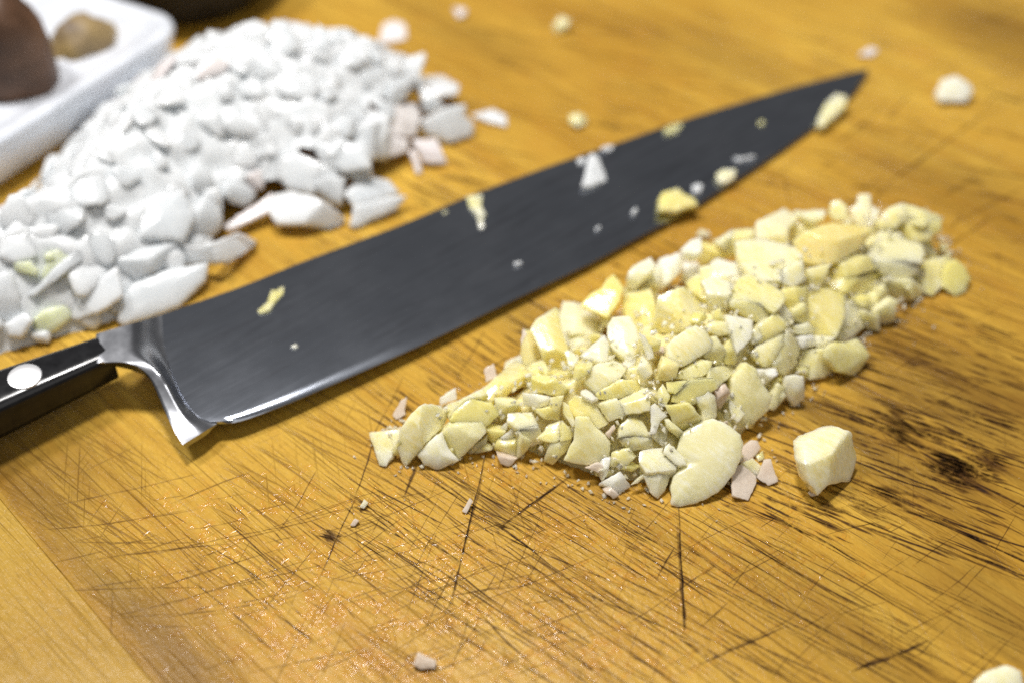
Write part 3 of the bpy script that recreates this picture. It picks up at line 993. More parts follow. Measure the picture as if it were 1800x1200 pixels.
    ("wet knobbly garlic root end standing above the big oval slice", 'c', [('E', 'f', .3, .1, [(660, 640), (730, 620), (760, 590), (820, 640), (830, 780), (800, 830), (720, 830), (710, 740)])]),
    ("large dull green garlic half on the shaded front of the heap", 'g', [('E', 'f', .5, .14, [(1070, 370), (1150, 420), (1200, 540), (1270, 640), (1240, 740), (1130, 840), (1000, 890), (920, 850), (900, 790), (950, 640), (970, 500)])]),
    ("small triangular chip stuck to the large dull green garlic half", 'c', [('E', 'd', .15, .0, [(930, 650), (1060, 770), (990, 840), (940, 740)])]),
    (None, 'p', [('E', 'f', .2, .03, [(810, 580), (900, 530), (940, 600), (860, 730), (830, 680)])]),
    ("small crumpled white bit on top of the large dull green garlic half", 'w', [('E', 'd', .2, .03, [(1130, 410), (1310, 400), (1325, 450), (1260, 500), (1210, 540), (1170, 490)])]),
    (None, 'g', [('E', 'f', .25, .02, [(1250, 730), (1290, 620), (1340, 530), (1385, 560), (1380, 650), (1290, 740)])]),
    ("forked white garlic shred at the front of the heap", 'w', [('E', 'd', .12, .02, [(290, 720), (330, 690), (430, 790), (370, 830), (340, 920), (290, 940), (300, 800)])]),
    (None, 'y', [('E', 'f', .3, .03, [(350, 590), (390, 530), (450, 620), (420, 700), (360, 720)])]),
    (None, 'g', [('E', 'f', .25, .02, [(420, 830), (450, 820), (560, 920), (540, 980), (440, 900)])]),
    (None, 'c', [('E', 'd', .12, .01, [(210, 120), (250, 150), (310, 250), (320, 310), (280, 330)])]),
    (None, 'a', [('E', 'f', .4, .04, [(340, 500), (400, 330), (520, 380), (500, 470), (430, 500)])]),
    ("largest pale garlic block near the crest with a shaded end", 'c', [('F', 'u', .3, .05, [(-60, 440), (60, 425), (180, 430), (300, 460), (400, 490), (460, 550), (460, 600), (320, 660), (290, 740), (180, 740), (60, 690), (-40, 560)]), ('F', 'f', .4, .05, [(325, 660), (465, 595), (480, 740), (400, 800), (300, 770)])]),
    ("pale many-sided garlic block at the crest behind the amber slab", 'c', [('F', 'd', .4, .03, [(100, 280), (320, 170), (410, 220), (420, 260), (350, 320), (340, 440), (240, 430), (90, 400)])]),
    ("round translucent garlic slice overlapping the amber slab", 'g', [('F', 'd', .2, .03, [(350, 330), (420, 280), (520, 270), (600, 320), (480, 370), (400, 450), (345, 430)])]),
    ("large amber garlic slab lying on the crest of the heap", 'a', [('F', 'd', .35, .06, [(400, 430), (480, 370), (600, 320), (700, 290), (850, 300), (1030, 330), (980, 420), (900, 500), (760, 600), (560, 615), (470, 600)])]),
    (None, 'w', [('F', 'u', .2, .02, [(400, 190), (570, 180), (650, 180), (640, 230), (540, 260)])]),
    ("rounded yellow garlic knob on the skyline of the crest", 'y', [('F', 'f', .3, .1, [(680, 200), (700, 120), (760, 105), (820, 150), (830, 250), (720, 260)])]),
    ("upright blunt garlic stub standing on the skyline of the crest", 'c', [('F', 'f', .3, .08, [(850, 170), (900, 150), (920, 60), (1010, 60), (1020, 160), (1010, 300), (930, 310), (880, 260)])]),
    (None, 'w', [('F', 'f', .2, .05, [(1030, 150), (1100, 190), (1060, 280), (1030, 300)])]),
    (None, 'c', [('F', 'd', .3, .05, [(710, 660), (740, 600), (830, 560), (950, 550), (1100, 590), (1130, 640), (960, 690), (820, 740), (720, 740), (650, 680)])]),
    ("smooth garlic slice with a sharp lower edge beneath the big white block", 'c', [('F', 'd', .25, .04, [(640, 790), (760, 740), (960, 720), (1130, 660), (1060, 830), (960, 865), (820, 850), (700, 830)])]),
    (None, 'c', [('F', 'd', .3, .02, [(510, 660), (700, 620), (640, 730), (600, 800), (530, 790)])]),
    ("tall flat-faced garlic block standing on the heap's far near slope", 'c', [('F', (0, -.5, .85), .4, .02, [(530, 830), (600, 800), (690, 830), (800, 880), (800, 1050), (740, 1200), (640, 1190), (560, 1200), (520, 1000), (500, 930)])]),
    (None, 'y', [('F', 'd', .3, .02, [(320, 820), (510, 800), (490, 920), (370, 1010), (340, 930)])]),
    (None, 'c', [('F', 'd', .2, .01, [(810, 880), (1010, 870), (1020, 900), (970, 965), (820, 920)])]),
    ("thin sheet of garlic hanging beside the tall flat-faced block", 'c', [('F', 'f', .25, .02, [(820, 920), (960, 970), (970, 1120), (900, 1180), (790, 1270), (750, 1200), (810, 1050)])]),
    (None, 'y', [('F', 'r', .3, .02, [(980, 960), (1130, 780), (1170, 890), (1010, 1000)])]),
    (None, 'g', [('F', 'f', .3, .02, [(390, 1010), (490, 940), (520, 1060), (500, 1100), (400, 1080)])]),
    (None, 'c', [('F', 'd', .2, .02, [(310, 940), (400, 1060), (390, 1110), (340, 1090), (270, 1000)])]),
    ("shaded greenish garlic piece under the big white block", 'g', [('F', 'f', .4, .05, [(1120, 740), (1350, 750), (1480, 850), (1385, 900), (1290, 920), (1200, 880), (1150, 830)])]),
    (None, 'g', [('F', 'f', .25, .03, [(1040, 1010), (1180, 920), (1250, 930), (1220, 980), (1210, 1080), (1130, 1110)])]),
    (None, 'g', [('F', 'f', .25, .03, [(960, 1100), (980, 1000), (1090, 1050), (1090, 1170), (990, 1150)])]),
    ("large rounded garlic clove half on the near slope below the flat-faced block", 'c', [('G', 'd', .4, .1, [(70, 370), (150, 280), (240, 240), (330, 280), (360, 390), (200, 430), (90, 460)]), ('G', 'r', .4, .08, [(345, 380), (400, 430), (440, 540), (400, 650), (330, 720), (240, 640), (310, 490)])]),
    (None, 'c', [('G', 'd', .25, .04, [(400, 340), (520, 310), (560, 370), (540, 400), (410, 400)])]),
    (None, 'w', [('G', 'd', .25, .01, [(420, 430), (550, 410), (575, 490), (460, 515)])]),
    (None, 'c', [('G', 'd', .2, .01, [(580, 420), (730, 430), (640, 525), (580, 490)])]),
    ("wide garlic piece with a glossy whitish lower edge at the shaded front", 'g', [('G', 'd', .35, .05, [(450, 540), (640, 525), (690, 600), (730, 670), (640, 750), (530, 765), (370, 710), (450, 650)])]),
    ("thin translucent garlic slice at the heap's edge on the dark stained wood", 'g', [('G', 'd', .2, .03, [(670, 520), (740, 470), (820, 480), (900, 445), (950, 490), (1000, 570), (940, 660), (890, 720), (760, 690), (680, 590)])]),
    ("white tooth-shaped garlic chip pointing onto the dark stained wood", 'w', [('G', 'f', .25, .04, [(320, 800), (340, 745), (400, 735), (470, 745), (480, 900), (400, 985), (340, 910)])]),
    (None, 'g', [('G', 'f', .25, .02, [(190, 1000), (220, 890), (270, 810), (330, 900), (240, 1015)])]),
    ("big oval garlic slice lying flat at the front foot of the heap", 'w', [('H', (0, -.35, .92), .45, .24, [(790, 150), (910, 120), (1000, 150), (1080, 190), (1190, 280), (1215, 380), (1180, 540), (1110, 680), (960, 850), (760, 950), (560, 990), (500, 970), (500, 820), (530, 680), (640, 560), (560, 430), (600, 280), (690, 200)])]),
    ("rough wet garlic bit leaning on the big oval slice", 'c', [('H', 'u', .25, .05, [(160, 440), (270, 410), (390, 400), (380, 450), (530, 560), (520, 620), (380, 640), (220, 650), (150, 540)]), ('H', 'd', .2, .02, [(410, 410), (460, 350), (600, 490), (640, 570), (540, 570), (400, 450)])]),
    ("pointed garlic wedge under the rough wet bit beside the big oval slice", 'c', [('H', 'f', .35, .04, [(200, 700), (440, 640), (490, 630), (410, 850), (340, 930), (260, 860)])]),
    ("brownish pink garlic flake at the tail of the minced clump", 'p', [('H', 'd', .1, .01, [(1130, 640), (1220, 580), (1370, 700), (1360, 790), (1290, 940), (1140, 890)])]),
    ("ragged pinkish garlic shred on the minced clump beside the big oval slice", 'p', [('H', 'd', .15, .03, [(1180, 430), (1330, 320), (1390, 330), (1420, 400), (1340, 500), (1220, 560)])]),
    ("pale bent garlic strip across the minced clump", 'c', [('H', 'd', .15, .03, [(1220, 570), (1340, 510), (1470, 640), (1420, 700), (1370, 690)])]),
    (None, 'c', [('H', 'd', .15, .05, [(1370, 470), (1450, 430), (1460, 520), (1400, 540)])]),
    ("thin skin flap on the far side of the minced clump", 'p', [('H', 'f', .15, .02, [(1460, 540), (1530, 530), (1600, 750), (1500, 790), (1390, 710)])]),
    (None, 'p', [('H', 'f', .08, 0, [(1030, 130), (1075, 120), (1075, 180), (1040, 160)])]),
    (None, 'c', [('H', 'd', .08, .01, [(60, 790), (220, 650), (250, 680), (130, 770)])]),
    ("big bright white garlic block at the heap's wide end", 'w', [('I', 'u', .3, .06, [(200, 560), (330, 330), (430, 330), (530, 430), (640, 460), (660, 530), (640, 600), (360, 590)]), ('I', 'f', .4, .08, [(230, 575), (360, 590), (640, 605), (600, 690), (520, 750), (350, 710)])]),
    (None, 'c', [('I', 'd', .3, .05, [(290, 290), (380, 170), (490, 130), (550, 250), (440, 320), (330, 340)])]),
    ("pointed yellow garlic wedge sticking out at the heap's far end", 'y', [('I', 'u', .2, .02, [(490, 130), (600, 160), (820, 240), (740, 270), (660, 310), (580, 290), (560, 240)])]),
    (None, 'c', [('I', 'd', .3, .04, [(440, 320), (560, 250), (660, 340), (730, 405), (640, 440), (540, 420)])]),
    (None, 'g', [('I', 'f', .3, .02, [(660, 320), (810, 260), (800, 350), (720, 400)])]),
    ("pale notched garlic block lying at the very end of the heap", 'c', [('I', 'd', .35, .03, [(620, 720), (650, 610), (870, 545), (880, 600), (820, 650), (810, 790), (740, 870), (690, 850)])]),
    ("rounded greenish garlic end piece, outermost of the heap toward the board's far side", 'g', [('I', 'd', .4, .08, [(830, 680), (870, 610), (920, 590), (1000, 650), (1040, 740), (1000, 840), (920, 875), (830, 800)])]),
]
ZONES = [((800, 740), "near the half-moon slice at the narrow end of the heap"), ((940, 780), "at the front foot of the heap, toward the narrow end"), ((960, 600), "around the tall slab at the back of the heap"),
         ((1080, 800), "at the front around the tall ridged wedge"), ((1150, 560), "on top of the heap around the thick rounded chunk"), ((1200, 450), "along the back crest beside the blade"),
         ((1200, 690), "on the near slope above the big oval slice"), ((1330, 580), "on the near slope under the large yellow block"), ((1380, 680), "on the shaded front around the large dull green half"),
         ((1400, 420), "on the crest around the amber slab"), ((1470, 570), "around the tall flat-faced block"), ((1580, 420), "at the wide end around the big bright white block"), ((1340, 790), "in the minced clump beside the big oval slice")]
allseed = 100
for lab, tone, fac in PIECES:
    allseed += 11
    facets = [(c, t, b, tp(tl, pts)) for tl, c, t, b, pts in fac]
    o = traced(facets, garlic, G[tone], "garlic_piece", allseed)
    WET.append((o, 0))
    ctr = np.mean(facets[0][3], 0)
    area_px = abs(sum(a[0] * b[1] - a[1] * b[0] for a, b in zip(facets[0][3], facets[0][3][1:] + facets[0][3][:1]))) / 2
    if lab is None:
        zi = min(range(len(ZONES)), key=lambda i: np.hypot(*(np.array(ZONES[i][0]) - ctr)))
        kind = "chip" if area_px < 450 else "piece" if area_px < 1300 else "chunk"
        lab = f"{lay(o)} {TONE[tone]} garlic {kind} {ZONES[zi][1]}"
        tag(o, lab, "garlic", lab.replace("garlic", "garlic bits", 1))
    else:
        tag(o, lab, "garlic", "chopped garlic pieces in the heap")

# smaller pieces that fill the gaps between the ones above
rg = np.random.RandomState(21)
fl = []
tries = 0
while len(fl) < 120 and tries < 4000:
    tries += 1
    x, y = rg.uniform(garlic.lo[0], garlic.hi[0]), rg.uniform(garlic.lo[1], garlic.hi[1])
    d = garlic.dist(x, y)
    if d < 0.12 or any((x - a) ** 2 + (y - b) ** 2 < 0.16 for a, b in fl): continue
    n = garlic.normal(x, y)
    if np.dot(n, unit(CAMP - np.array([x, y, 1]))) < -0.15: continue
    fl.append((x, y))
    size = rg.uniform(.18, .36)
    z = max(0.12, garlic.h(x, y) - rg.uniform(.34, .6))
    nn = unit(n + rg.normal(0, .45, 3))
    tone = rg.choice(list('cycgwyap'), p=[.22, .18, .2, .14, .12, .06, .04, .04])
    V, F = filler_geo(np.array([x, y, z]), nn, size, rg.uniform(.10, .26), 900 + len(fl), rg.uniform(.8, 1.7), cuts=rg.choice([1, 2, 2]))
    o = mesh_obj("garlic_piece", V, F, G[tone])
    o.data.set_sharp_from_angle(angle=math.radians(32))
    WET.append((o, 0))
    p = np.array(to_px((x, y, z)))
    zi = min(range(len(ZONES)), key=lambda i: np.hypot(*(np.array(ZONES[i][0]) - p)))
    lab = f"{'small' if size > .26 else 'tiny'} {lay(o)} {TONE[tone]} garlic bit {ZONES[zi][1]}"
    lab = " ".join(lab.split()[:16])
    tag(o, lab, "garlic", lab)


def mound(heap, k, drop, name, mat, step, amp, seed, edge=0.0, keep=None):
    xs = np.arange(heap.lo[0] - .2, heap.hi[0] + .2, step)
    ys = np.arange(heap.lo[1] - .2, heap.hi[1] + .2, step)
    idx = {}
    V, F = [], []
    for i, x in enumerate(xs):
        for j, y in enumerate(ys):
            hb = heap.h(x, y)
            h = hb * k - drop - edge * math.exp(-max(0, hb) * 1.2)
            if h > -drop - edge - .15 and (keep is None or keep(x, y)):
                h += amp * (mnoise.noise(Vector((x * 2.2 + seed, y * 2.2, 0))) + .6 * mnoise.noise(Vector((x * 5 + seed, y * 5, 3)))) * min(1, max(0, h + .2))
                idx[i, j] = len(V)
                V.append((x, y, max(h, -.05)))
    for (i, j) in list(idx):
        q = [(i, j), (i + 1, j), (i + 1, j + 1), (i, j + 1)]
        if all(a in idx for a in q):
            F.append([idx[a] for a in q])
    o = mesh_obj(name, V, F, mat)
    tag(o, kind="stuff")
    return o


m = mound(garlic, .90, .34, "minced_garlic", G['m'], .11, .22, 4, .45)
tag(m, "fine minced garlic packed inside the heap between the chopped pieces", "minced garlic")

# ------------------------------------------------------------------ loose garlic and crumbs on the board
LOOSE = [
    ("lone thick garlic chunk standing apart on the stained wood", 'garlic_piece', 'c', "garlic", 0.55, [
        ('J', (.25, -.75, .6), .45, .05, [(1025, 60), (1045, 40), (1085, 26), (1150, 0), (1195, 18), (1202, 60), (1215, 110), (1205, 150), (1190, 192), (1150, 196), (1110, 205), (1075, 240), (1045, 190), (1030, 120)])]),
    ("whitish garlic cube alone beyond the knife tip", 'garlic_piece', 'w', "garlic", .4, [('P', 'd', .5, .12, [(1645, 160), (1655, 140), (1680, 132), (1702, 145), (1712, 158), (1700, 180), (1650, 178)])]),
    ("small yellow garlic cube on bare wood between the onion and the knife's spine", 'garlic_piece', 'y', "garlic", .25, [('P', 'd', .35, .05, [(1000, 202), (1015, 198), (1031, 205), (1030, 220), (1012, 224), (1000, 216)])]),
    ("blurred yellowish garlic bit near the far side of the board", 'garlic_piece', 'y', "garlic", .25, [('P', 'd', .3, .05, [(972, 45), (985, 28), (1002, 35), (995, 50), (975, 60)])]),
    ("pale flat shred on the wood just past the knife tip", 'onion_piece', 'p', "onion", .12, [('P', 'd', .12, .02, [(1508, 98), (1530, 82), (1546, 88), (1532, 100)])]),
    ("garlic piece cut off by the photo's bottom corner", 'garlic_piece', 'w', "garlic", .4, [('P', (0, -.4, .9), .5, .1, [(1712, 1200), (1735, 1180), (1770, 1168), (1795, 1178), (1802, 1215), (1760, 1225), (1720, 1215)])]),
    ("thin pinkish sliver lying between blade edge and the half-moon slice", 'garlic_piece', 'p', "garlic", .08, [('A', 'd', .08, .01, [(290, 580), (350, 535), (330, 640), (340, 680), (260, 725), (230, 690)])]),
    ("greyish crumb stuck on wet wood close to the photo's lower edge", 'garlic_crumb', 'p', "garlic crumb", .15, [('P', 'd', .15, .05, [(726, 1168), (735, 1145), (745, 1150), (768, 1160), (765, 1174), (740, 1176)])]),
    ("tiny clear crumb beside the dark stain under the blade", 'garlic_crumb', 'w', "garlic crumb", .1, [('P', 'd', .1, .03, [(632, 890), (640, 876), (648, 882), (640, 894)])]),
    ("thin pinkish skin flake stuck to the scratched wood before the heap", 'garlic_crumb', 'p', "garlic skin", .05, [('P', 'd', .05, .01, [(812, 898), (826, 874), (832, 880), (820, 902)])]),
    ("second tiny clear crumb below the dark stain under the blade", 'garlic_crumb', 'p', "garlic crumb", .08, [('P', 'd', .08, .02, [(615, 922), (624, 910), (632, 914), (624, 924)])]),
    ("small pink crumb at the foot of the lone thick chunk", 'garlic_crumb', 'p', "garlic crumb", .1, [('P', 'd', .1, .04, [(1420, 866), (1426, 860), (1434, 864), (1440, 870), (1426, 872)])]),
    ("tiny whitish crumb by the blade's shadow above the heap's back crest", 'garlic_crumb', 'w', "garlic crumb", .15, [('P', 'f', .15, .04, [(1224, 418), (1232, 404), (1248, 408), (1250, 420)])]),
]
for lab, nm, tone, cat, z, fac in LOOSE:
    allseed += 13
    mat = ON['p'] if nm == 'onion_piece' else G[tone]
    o = traced([(c, t, b, tp(tl, pts)) for tl, c, t, b, pts in fac], garlic, mat, nm, allseed, z=z)
    tag(o, lab, cat)

# ------------------------------------------------------------------ bits stuck on the blade
BITS = [
    ("forked cream garlic shred on the blade near the bolster", 'c', .10, [(478, 505), (500, 503), (498, 516), (486, 528), (474, 545), (455, 550), (452, 545), (470, 530), (474, 518)]),
    ("cream garlic bit on the blade just below the spine, halfway along", 'c', .12, [(820, 345), (848, 342), (846, 362), (854, 376), (844, 382), (832, 370), (824, 362)]),
    ("narrow cream drip under the garlic bit halfway along the blade", 'c', .06, [(838, 380), (848, 378), (852, 400), (842, 402)]),
    ("white bell-shaped onion bit standing on the blade", 'w', .16, [(1034, 275), (1042, 269), (1052, 274), (1060, 296), (1068, 317), (1054, 322), (1040, 328), (1023, 327), (1028, 308)]),
    ("largest crumbly garlic chunk stuck on the blade close to its edge", 'c', .30, [(1158, 350), (1165, 338), (1192, 330), (1205, 342), (1222, 350), (1228, 362), (1206, 366), (1190, 372), (1158, 369)]),
    ("small garlic crumb with an orange end near the blade's edge", 'c', .16, [(1258, 306), (1270, 298), (1294, 298), (1291, 312), (1276, 322), (1261, 320)]),
    ("flat wet garlic smear beside the spine toward the tip", 'g', .05, [(1167, 228), (1180, 219), (1213, 215), (1212, 224), (1196, 233), (1170, 236)]),
    ("long garlic piece overhanging the cutting edge near the knife tip", 'c', .22, [(1438, 208), (1452, 180), (1470, 165), (1490, 170), (1488, 186), (1465, 206), (1448, 222), (1436, 221)]),
    ("tiny white fleck left of the crumbly chunk on the blade", 'w', .05, [(1110, 372), (1118, 364), (1121, 370), (1114, 378)]),
    ("bluish white onion speck above the crumbly chunk", 'w', .05, [(1216, 328), (1226, 323), (1236, 326), (1232, 336), (1220, 338)]),
    ("thin white wisp beside the orange ended crumb", 'w', .03, [(1289, 276), (1296, 278), (1326, 273), (1328, 276), (1296, 283)]),
    ("short white dash stuck in the middle of the blade above the heap", 'w', .05, [(903, 463), (916, 459), (918, 462), (905, 467)]),
    ("cream smear on the spine above the bell-shaped onion bit", 'c', .07, [(1055, 263), (1066, 256), (1080, 255), (1076, 262), (1060, 266)]),
    ("tiny white dot on the spine beside the bell-shaped onion bit", 'w', .06, [(1014, 282), (1022, 277), (1029, 280), (1026, 288), (1016, 288)]),
    ("tiny cream speck on the wide part of the blade", 'c', .05, [(511, 608), (520, 603), (525, 608), (518, 612)]),
    ("faint grey fleck near the tip half of the blade", 'g', .04, [(1332, 216), (1340, 211), (1345, 216), (1336, 220)]),
    ("small grey fleck just under the spine by the cream garlic bit", 'g', .04, [(774, 372), (782, 368), (788, 372), (780, 376)]),
    ("very small white fleck above the cutting edge, below the bell-shaped bit", 'w', .03, [(1046, 402), (1054, 396), (1056, 399), (1048, 405)]),
]
for lab, tone, th_, poly in BITS:
    allseed += 5
    rnd = np.random.RandomState(allseed)
    c0_ = np.mean(poly, 0)
    P = kpt(c0_[0], c0_[1], .085 + th_ * .7)
    n = unit(KN + rnd.normal(0, .08, 3))
    pts = [hit(x, y, P, n) for x, y in resample(poly, 3.0, rnd, .4)]
    V, F = chunk_geo(pts, n, th_ * .7 + .02, th_ * .4, 1.0, allseed, floor=None, rough=.02)
    onion = 'onion' in lab or 'bell' in lab or tone == 'w'
    o = mesh_obj("onion_bit" if onion else "garlic_bit", V, F, ON['w'] if onion else G[tone])
    tag(o, lab, "onion bit" if onion else "garlic bit", "bits stuck to the blade")

# ------------------------------------------------------------------ onion heap
onion = Heap([(830, 238), (735, 288), (690, 366), (600, 398), (480, 392), (430, 440), (340, 520), (190, 590), (-60, 660), (-400, 700), (-520, 580), (-260, 480), (10, 395), (70, 310),
              (150, 225), (290, 130), (430, 90), (560, 85), (680, 100), (770, 130), (815, 165)], 5.0, 1.25)
OP = [
    ("fan-shaped onion piece lying flat at the heap's front, nearest the knife's middle", 'w', [('X', (0, -.3, 1), .25, .05, [(780, 620), (900, 590), (1080, 630), (1200, 700), (1300, 780), (1290, 810), (1180, 850), (1000, 820), (810, 820), (760, 740)])]),
    ("folded white onion piece closest to the blade's spine", 'w', [('X', 'u', .3, .08, [(1320, 600), (1400, 510), (1520, 480), (1640, 500), (1720, 590), (1640, 630), (1500, 670), (1390, 690)]), ('X', 'd', .2, .04, [(1390, 690), (1500, 670), (1640, 630), (1770, 620), (1700, 720), (1400, 860), (1360, 840)])]),
    (None, 'w', [('X', 'f', .25, .02, [(1100, 500), (1200, 480), (1310, 480), (1280, 690), (1160, 670), (1090, 600)])]),
    ("rounded onion block at the front of the heap above the fan-shaped piece", 'w', [('X', 'd', .4, .1, [(830, 480), (830, 340), (950, 300), (1150, 380), (1170, 470), (1100, 500), (1080, 600), (900, 560)])]),
    (None, 'w', [('X', 'd', .3, .06, [(1050, 220), (1300, 220), (1480, 330), (1520, 470), (1400, 500), (1320, 440), (1200, 370)])]),
    ("tall flat onion face turned to the camera at the heap's edge", 'w', [('X', 'f', .3, .02, [(1340, 120), (1500, 70), (1640, 60), (1640, 330), (1580, 330), (1400, 240)])]),
    (None, 'p', [('X', 'r', .3, .02, [(1650, 160), (1790, 120), (1790, 280), (1650, 320)])]),
    ("long thin pinkish onion strip lying under the heap's front edge", 'p', [('X', 'd', .15, .02, [(400, 840), (760, 600), (780, 720), (450, 880)])]),
    ("long curved onion strip reaching out toward the knife's bolster", 'w', [('X', 'd', .25, .05, [(0, 980), (200, 1000), (350, 960), (500, 900), (640, 960), (560, 1020), (430, 1110), (200, 1110), (0, 1120)])]),
    (None, 'w', [('X', 'f', .2, .03, [(250, 580), (350, 560), (370, 660), (260, 690)])]),
    (None, 'p', [('X', 'f', .2, .03, [(570, 470), (680, 430), (700, 560), (590, 620)])]),
    ("broad smooth onion piece resting against the knife's bolster", 'w', [('Y', (.1, -.5, .85), .35, .12, [(790, 980), (800, 840), (900, 740), (1100, 660), (1350, 620), (1340, 720), (1180, 890), (1000, 960), (820, 1010)])]),
    (None, 'w', [('Y', 'd', .3, .05, [(380, 970), (600, 760), (760, 640), (800, 820), (700, 900), (520, 980)])]),
    (None, 'w', [('Y', 'd', .3, .05, [(180, 830), (380, 620), (520, 520), (600, 560), (450, 660), (250, 820)])]),
    (None, 'w', [('Y', 'd', .3, .05, [(760, 640), (780, 490), (900, 470), (1350, 500), (1350, 600), (1100, 620), (900, 720)])]),
    ("light green onion core piece in the near part of the heap", 'g', [('Y', 'd', .25, .04, [(90, 610), (200, 600), (250, 660), (230, 690), (100, 660)])]),
    ("smaller green tinted onion bit behind the light green core piece", 'g', [('Y', 'd', .25, .03, [(290, 560), (340, 530), (360, 580), (310, 600)])]),
    ("bluish white onion cube just above the knife handle", 'w', [('Y', 'd', .4, .08, [(30, 1010), (150, 940), (210, 980), (140, 1100), (60, 1090)])]),
    ("pale square onion bit beside the cube above the knife handle", 'w', [('Y', 'd', .4, .06, [(200, 1080), (280, 1030), (340, 1060), (320, 1130), (230, 1120)])]),
    ("large glistening onion chunk at the middle of the heap's front", 'w', [('Y', (.0, -.35, .9), .5, .2, [(920, 200), (1060, 150), (1200, 130), (1280, 300), (1200, 450), (930, 430)])]),
    (None, 'w', [('Y', 'd', .4, .08, [(0, 420), (200, 380), (240, 560), (100, 600), (0, 560)])]),
    ("upright pointed onion tip on the skyline, nearer the heap's middle", 'w', [('Z', 'f', .35, .06, [(200, 260), (320, 90), (370, 140), (410, 290), (400, 380), (210, 390)])]),
    ("upright rounded onion tip on the skyline beside the pointed one", 'w', [('Z', 'f', .35, .06, [(460, 270), (540, 180), (630, 240), (700, 360), (720, 430), (640, 500), (470, 380)])]),
    (None, 'w', [('Z', 'f', .25, .04, [(920, 330), (1060, 290), (1070, 320), (1030, 430), (920, 440)])]),
    (None, 'w', [('Z', 'f', .25, .04, [(740, 350), (900, 350), (920, 430), (830, 510), (730, 430)])]),
    ("flat leaf-shaped onion piece casting a dark shadow at the heap's far edge", 'w', [('Z', 'u', .25, .04, [(1030, 460), (1200, 450), (1310, 520), (1300, 570), (1150, 590), (1050, 560)])]),
    (None, 'w', [('Z', 'd', .25, .04, [(760, 620), (960, 460), (1010, 490), (880, 600), (780, 670)])]),
    (None, 'w', [('Z', 'd', .25, .04, [(1020, 520), (1110, 560), (1200, 660), (1150, 690), (1070, 710)])]),
    ("large white onion block at the outer edge of the heap", 'w', [('Z', 'd', .35, .05, [(1050, 770), (1220, 680), (1350, 660), (1350, 740), (1410, 790), (1400, 870), (1240, 920), (1080, 850)])]),
    ("square onion piece set slightly apart at the heap's outer edge", 'p', [('Z', 'd', .25, .03, [(990, 910), (1150, 900), (1220, 1070), (1060, 1060)])]),
    ("slim onion sliver beside the square piece", 'p', [('Z', 'd', .15, .01, [(960, 980), (1000, 980), (1050, 1130), (1010, 1140)])]),
    ("smooth shield-shaped onion layer facing the camera", 'w', [('Z', 'd', .3, .06, [(590, 760), (700, 700), (810, 740), (820, 1020), (750, 1030), (580, 920)])]),
    (None, 'p', [('Z', 'r', .3, .03, [(830, 680), (1000, 650), (1040, 740), (1000, 880), (840, 870)])]),
    (None, 'w', [('Z', 'd', .35, .08, [(0, 60), (90, 70), (150, 150), (180, 250), (0, 350)])]),
    (None, 'w', [('Z', 'd', .35, .08, [(270, 920), (480, 900), (650, 960), (690, 1100), (500, 1130), (350, 1050)])]),
]
OLOOSE = [
    ("loose square onion piece lying beyond the heap's skyline", 'p', .1, ('Z', 'u', .12, .02, [(740, 220), (770, 90), (860, 60), (930, 90), (945, 190), (860, 215)])),
    ("loose teardrop onion piece between heap and blade spine", 'w', .15, ('Z', 'u', .15, .04, [(1390, 725), (1550, 685), (1640, 730), (1650, 810), (1540, 780)])),
    ("loose onion bit at the top edge of the photo", 'p', .2, ('Z', 'd', .2, .05, [(1265, -30), (1360, -20), (1350, 30), (1300, 45)])),
]
OZ = [((100, 480), "at the near end above the knife handle"), ((300, 470), "at the near side behind the bolster"), ((450, 320), "on the front slope behind the blade's wide part"), ((560, 220), "in the middle of the heap"),
      ((700, 200), "at the outer edge facing the knife tip"), ((520, 90), "on the skyline of the heap"), ((300, 130), "on the back slope beside the white dish"), ((160, 300), "on the back slope toward the near end"), ((330, 260), "on top of the heap")]
for lab, tone, fac in OP:
    allseed += 17
    facets = [(c, t, b, tp(tl, pts)) for tl, c, t, b, pts in fac]
    o = traced(facets, onion, ON[tone], "onion_piece", allseed, rough=.006, edge=.07)
    if lab is None:
        ctr = np.mean(facets[0][3], 0)
        zi = min(range(len(OZ)), key=lambda i: np.hypot(*(np.array(OZ[i][0]) - ctr)))
        lab = f"{lay(o)} {'thin pinkish' if tone == 'p' else 'large white'} onion piece {OZ[zi][1]}"
        tag(o, lab, "onion", lab)
    else:
        tag(o, lab, "onion", "chopped onion pieces in the heap")
for lab, tone, z, (tl, c, t, b, pts) in OLOOSE:
    allseed += 17
    o = traced([(c, t, b, tp(tl, pts))], onion, ON[tone], "onion_piece", allseed, z=z)
    tag(o, lab, "onion")
ro = np.random.RandomState(77)
fl = []
tries = 0
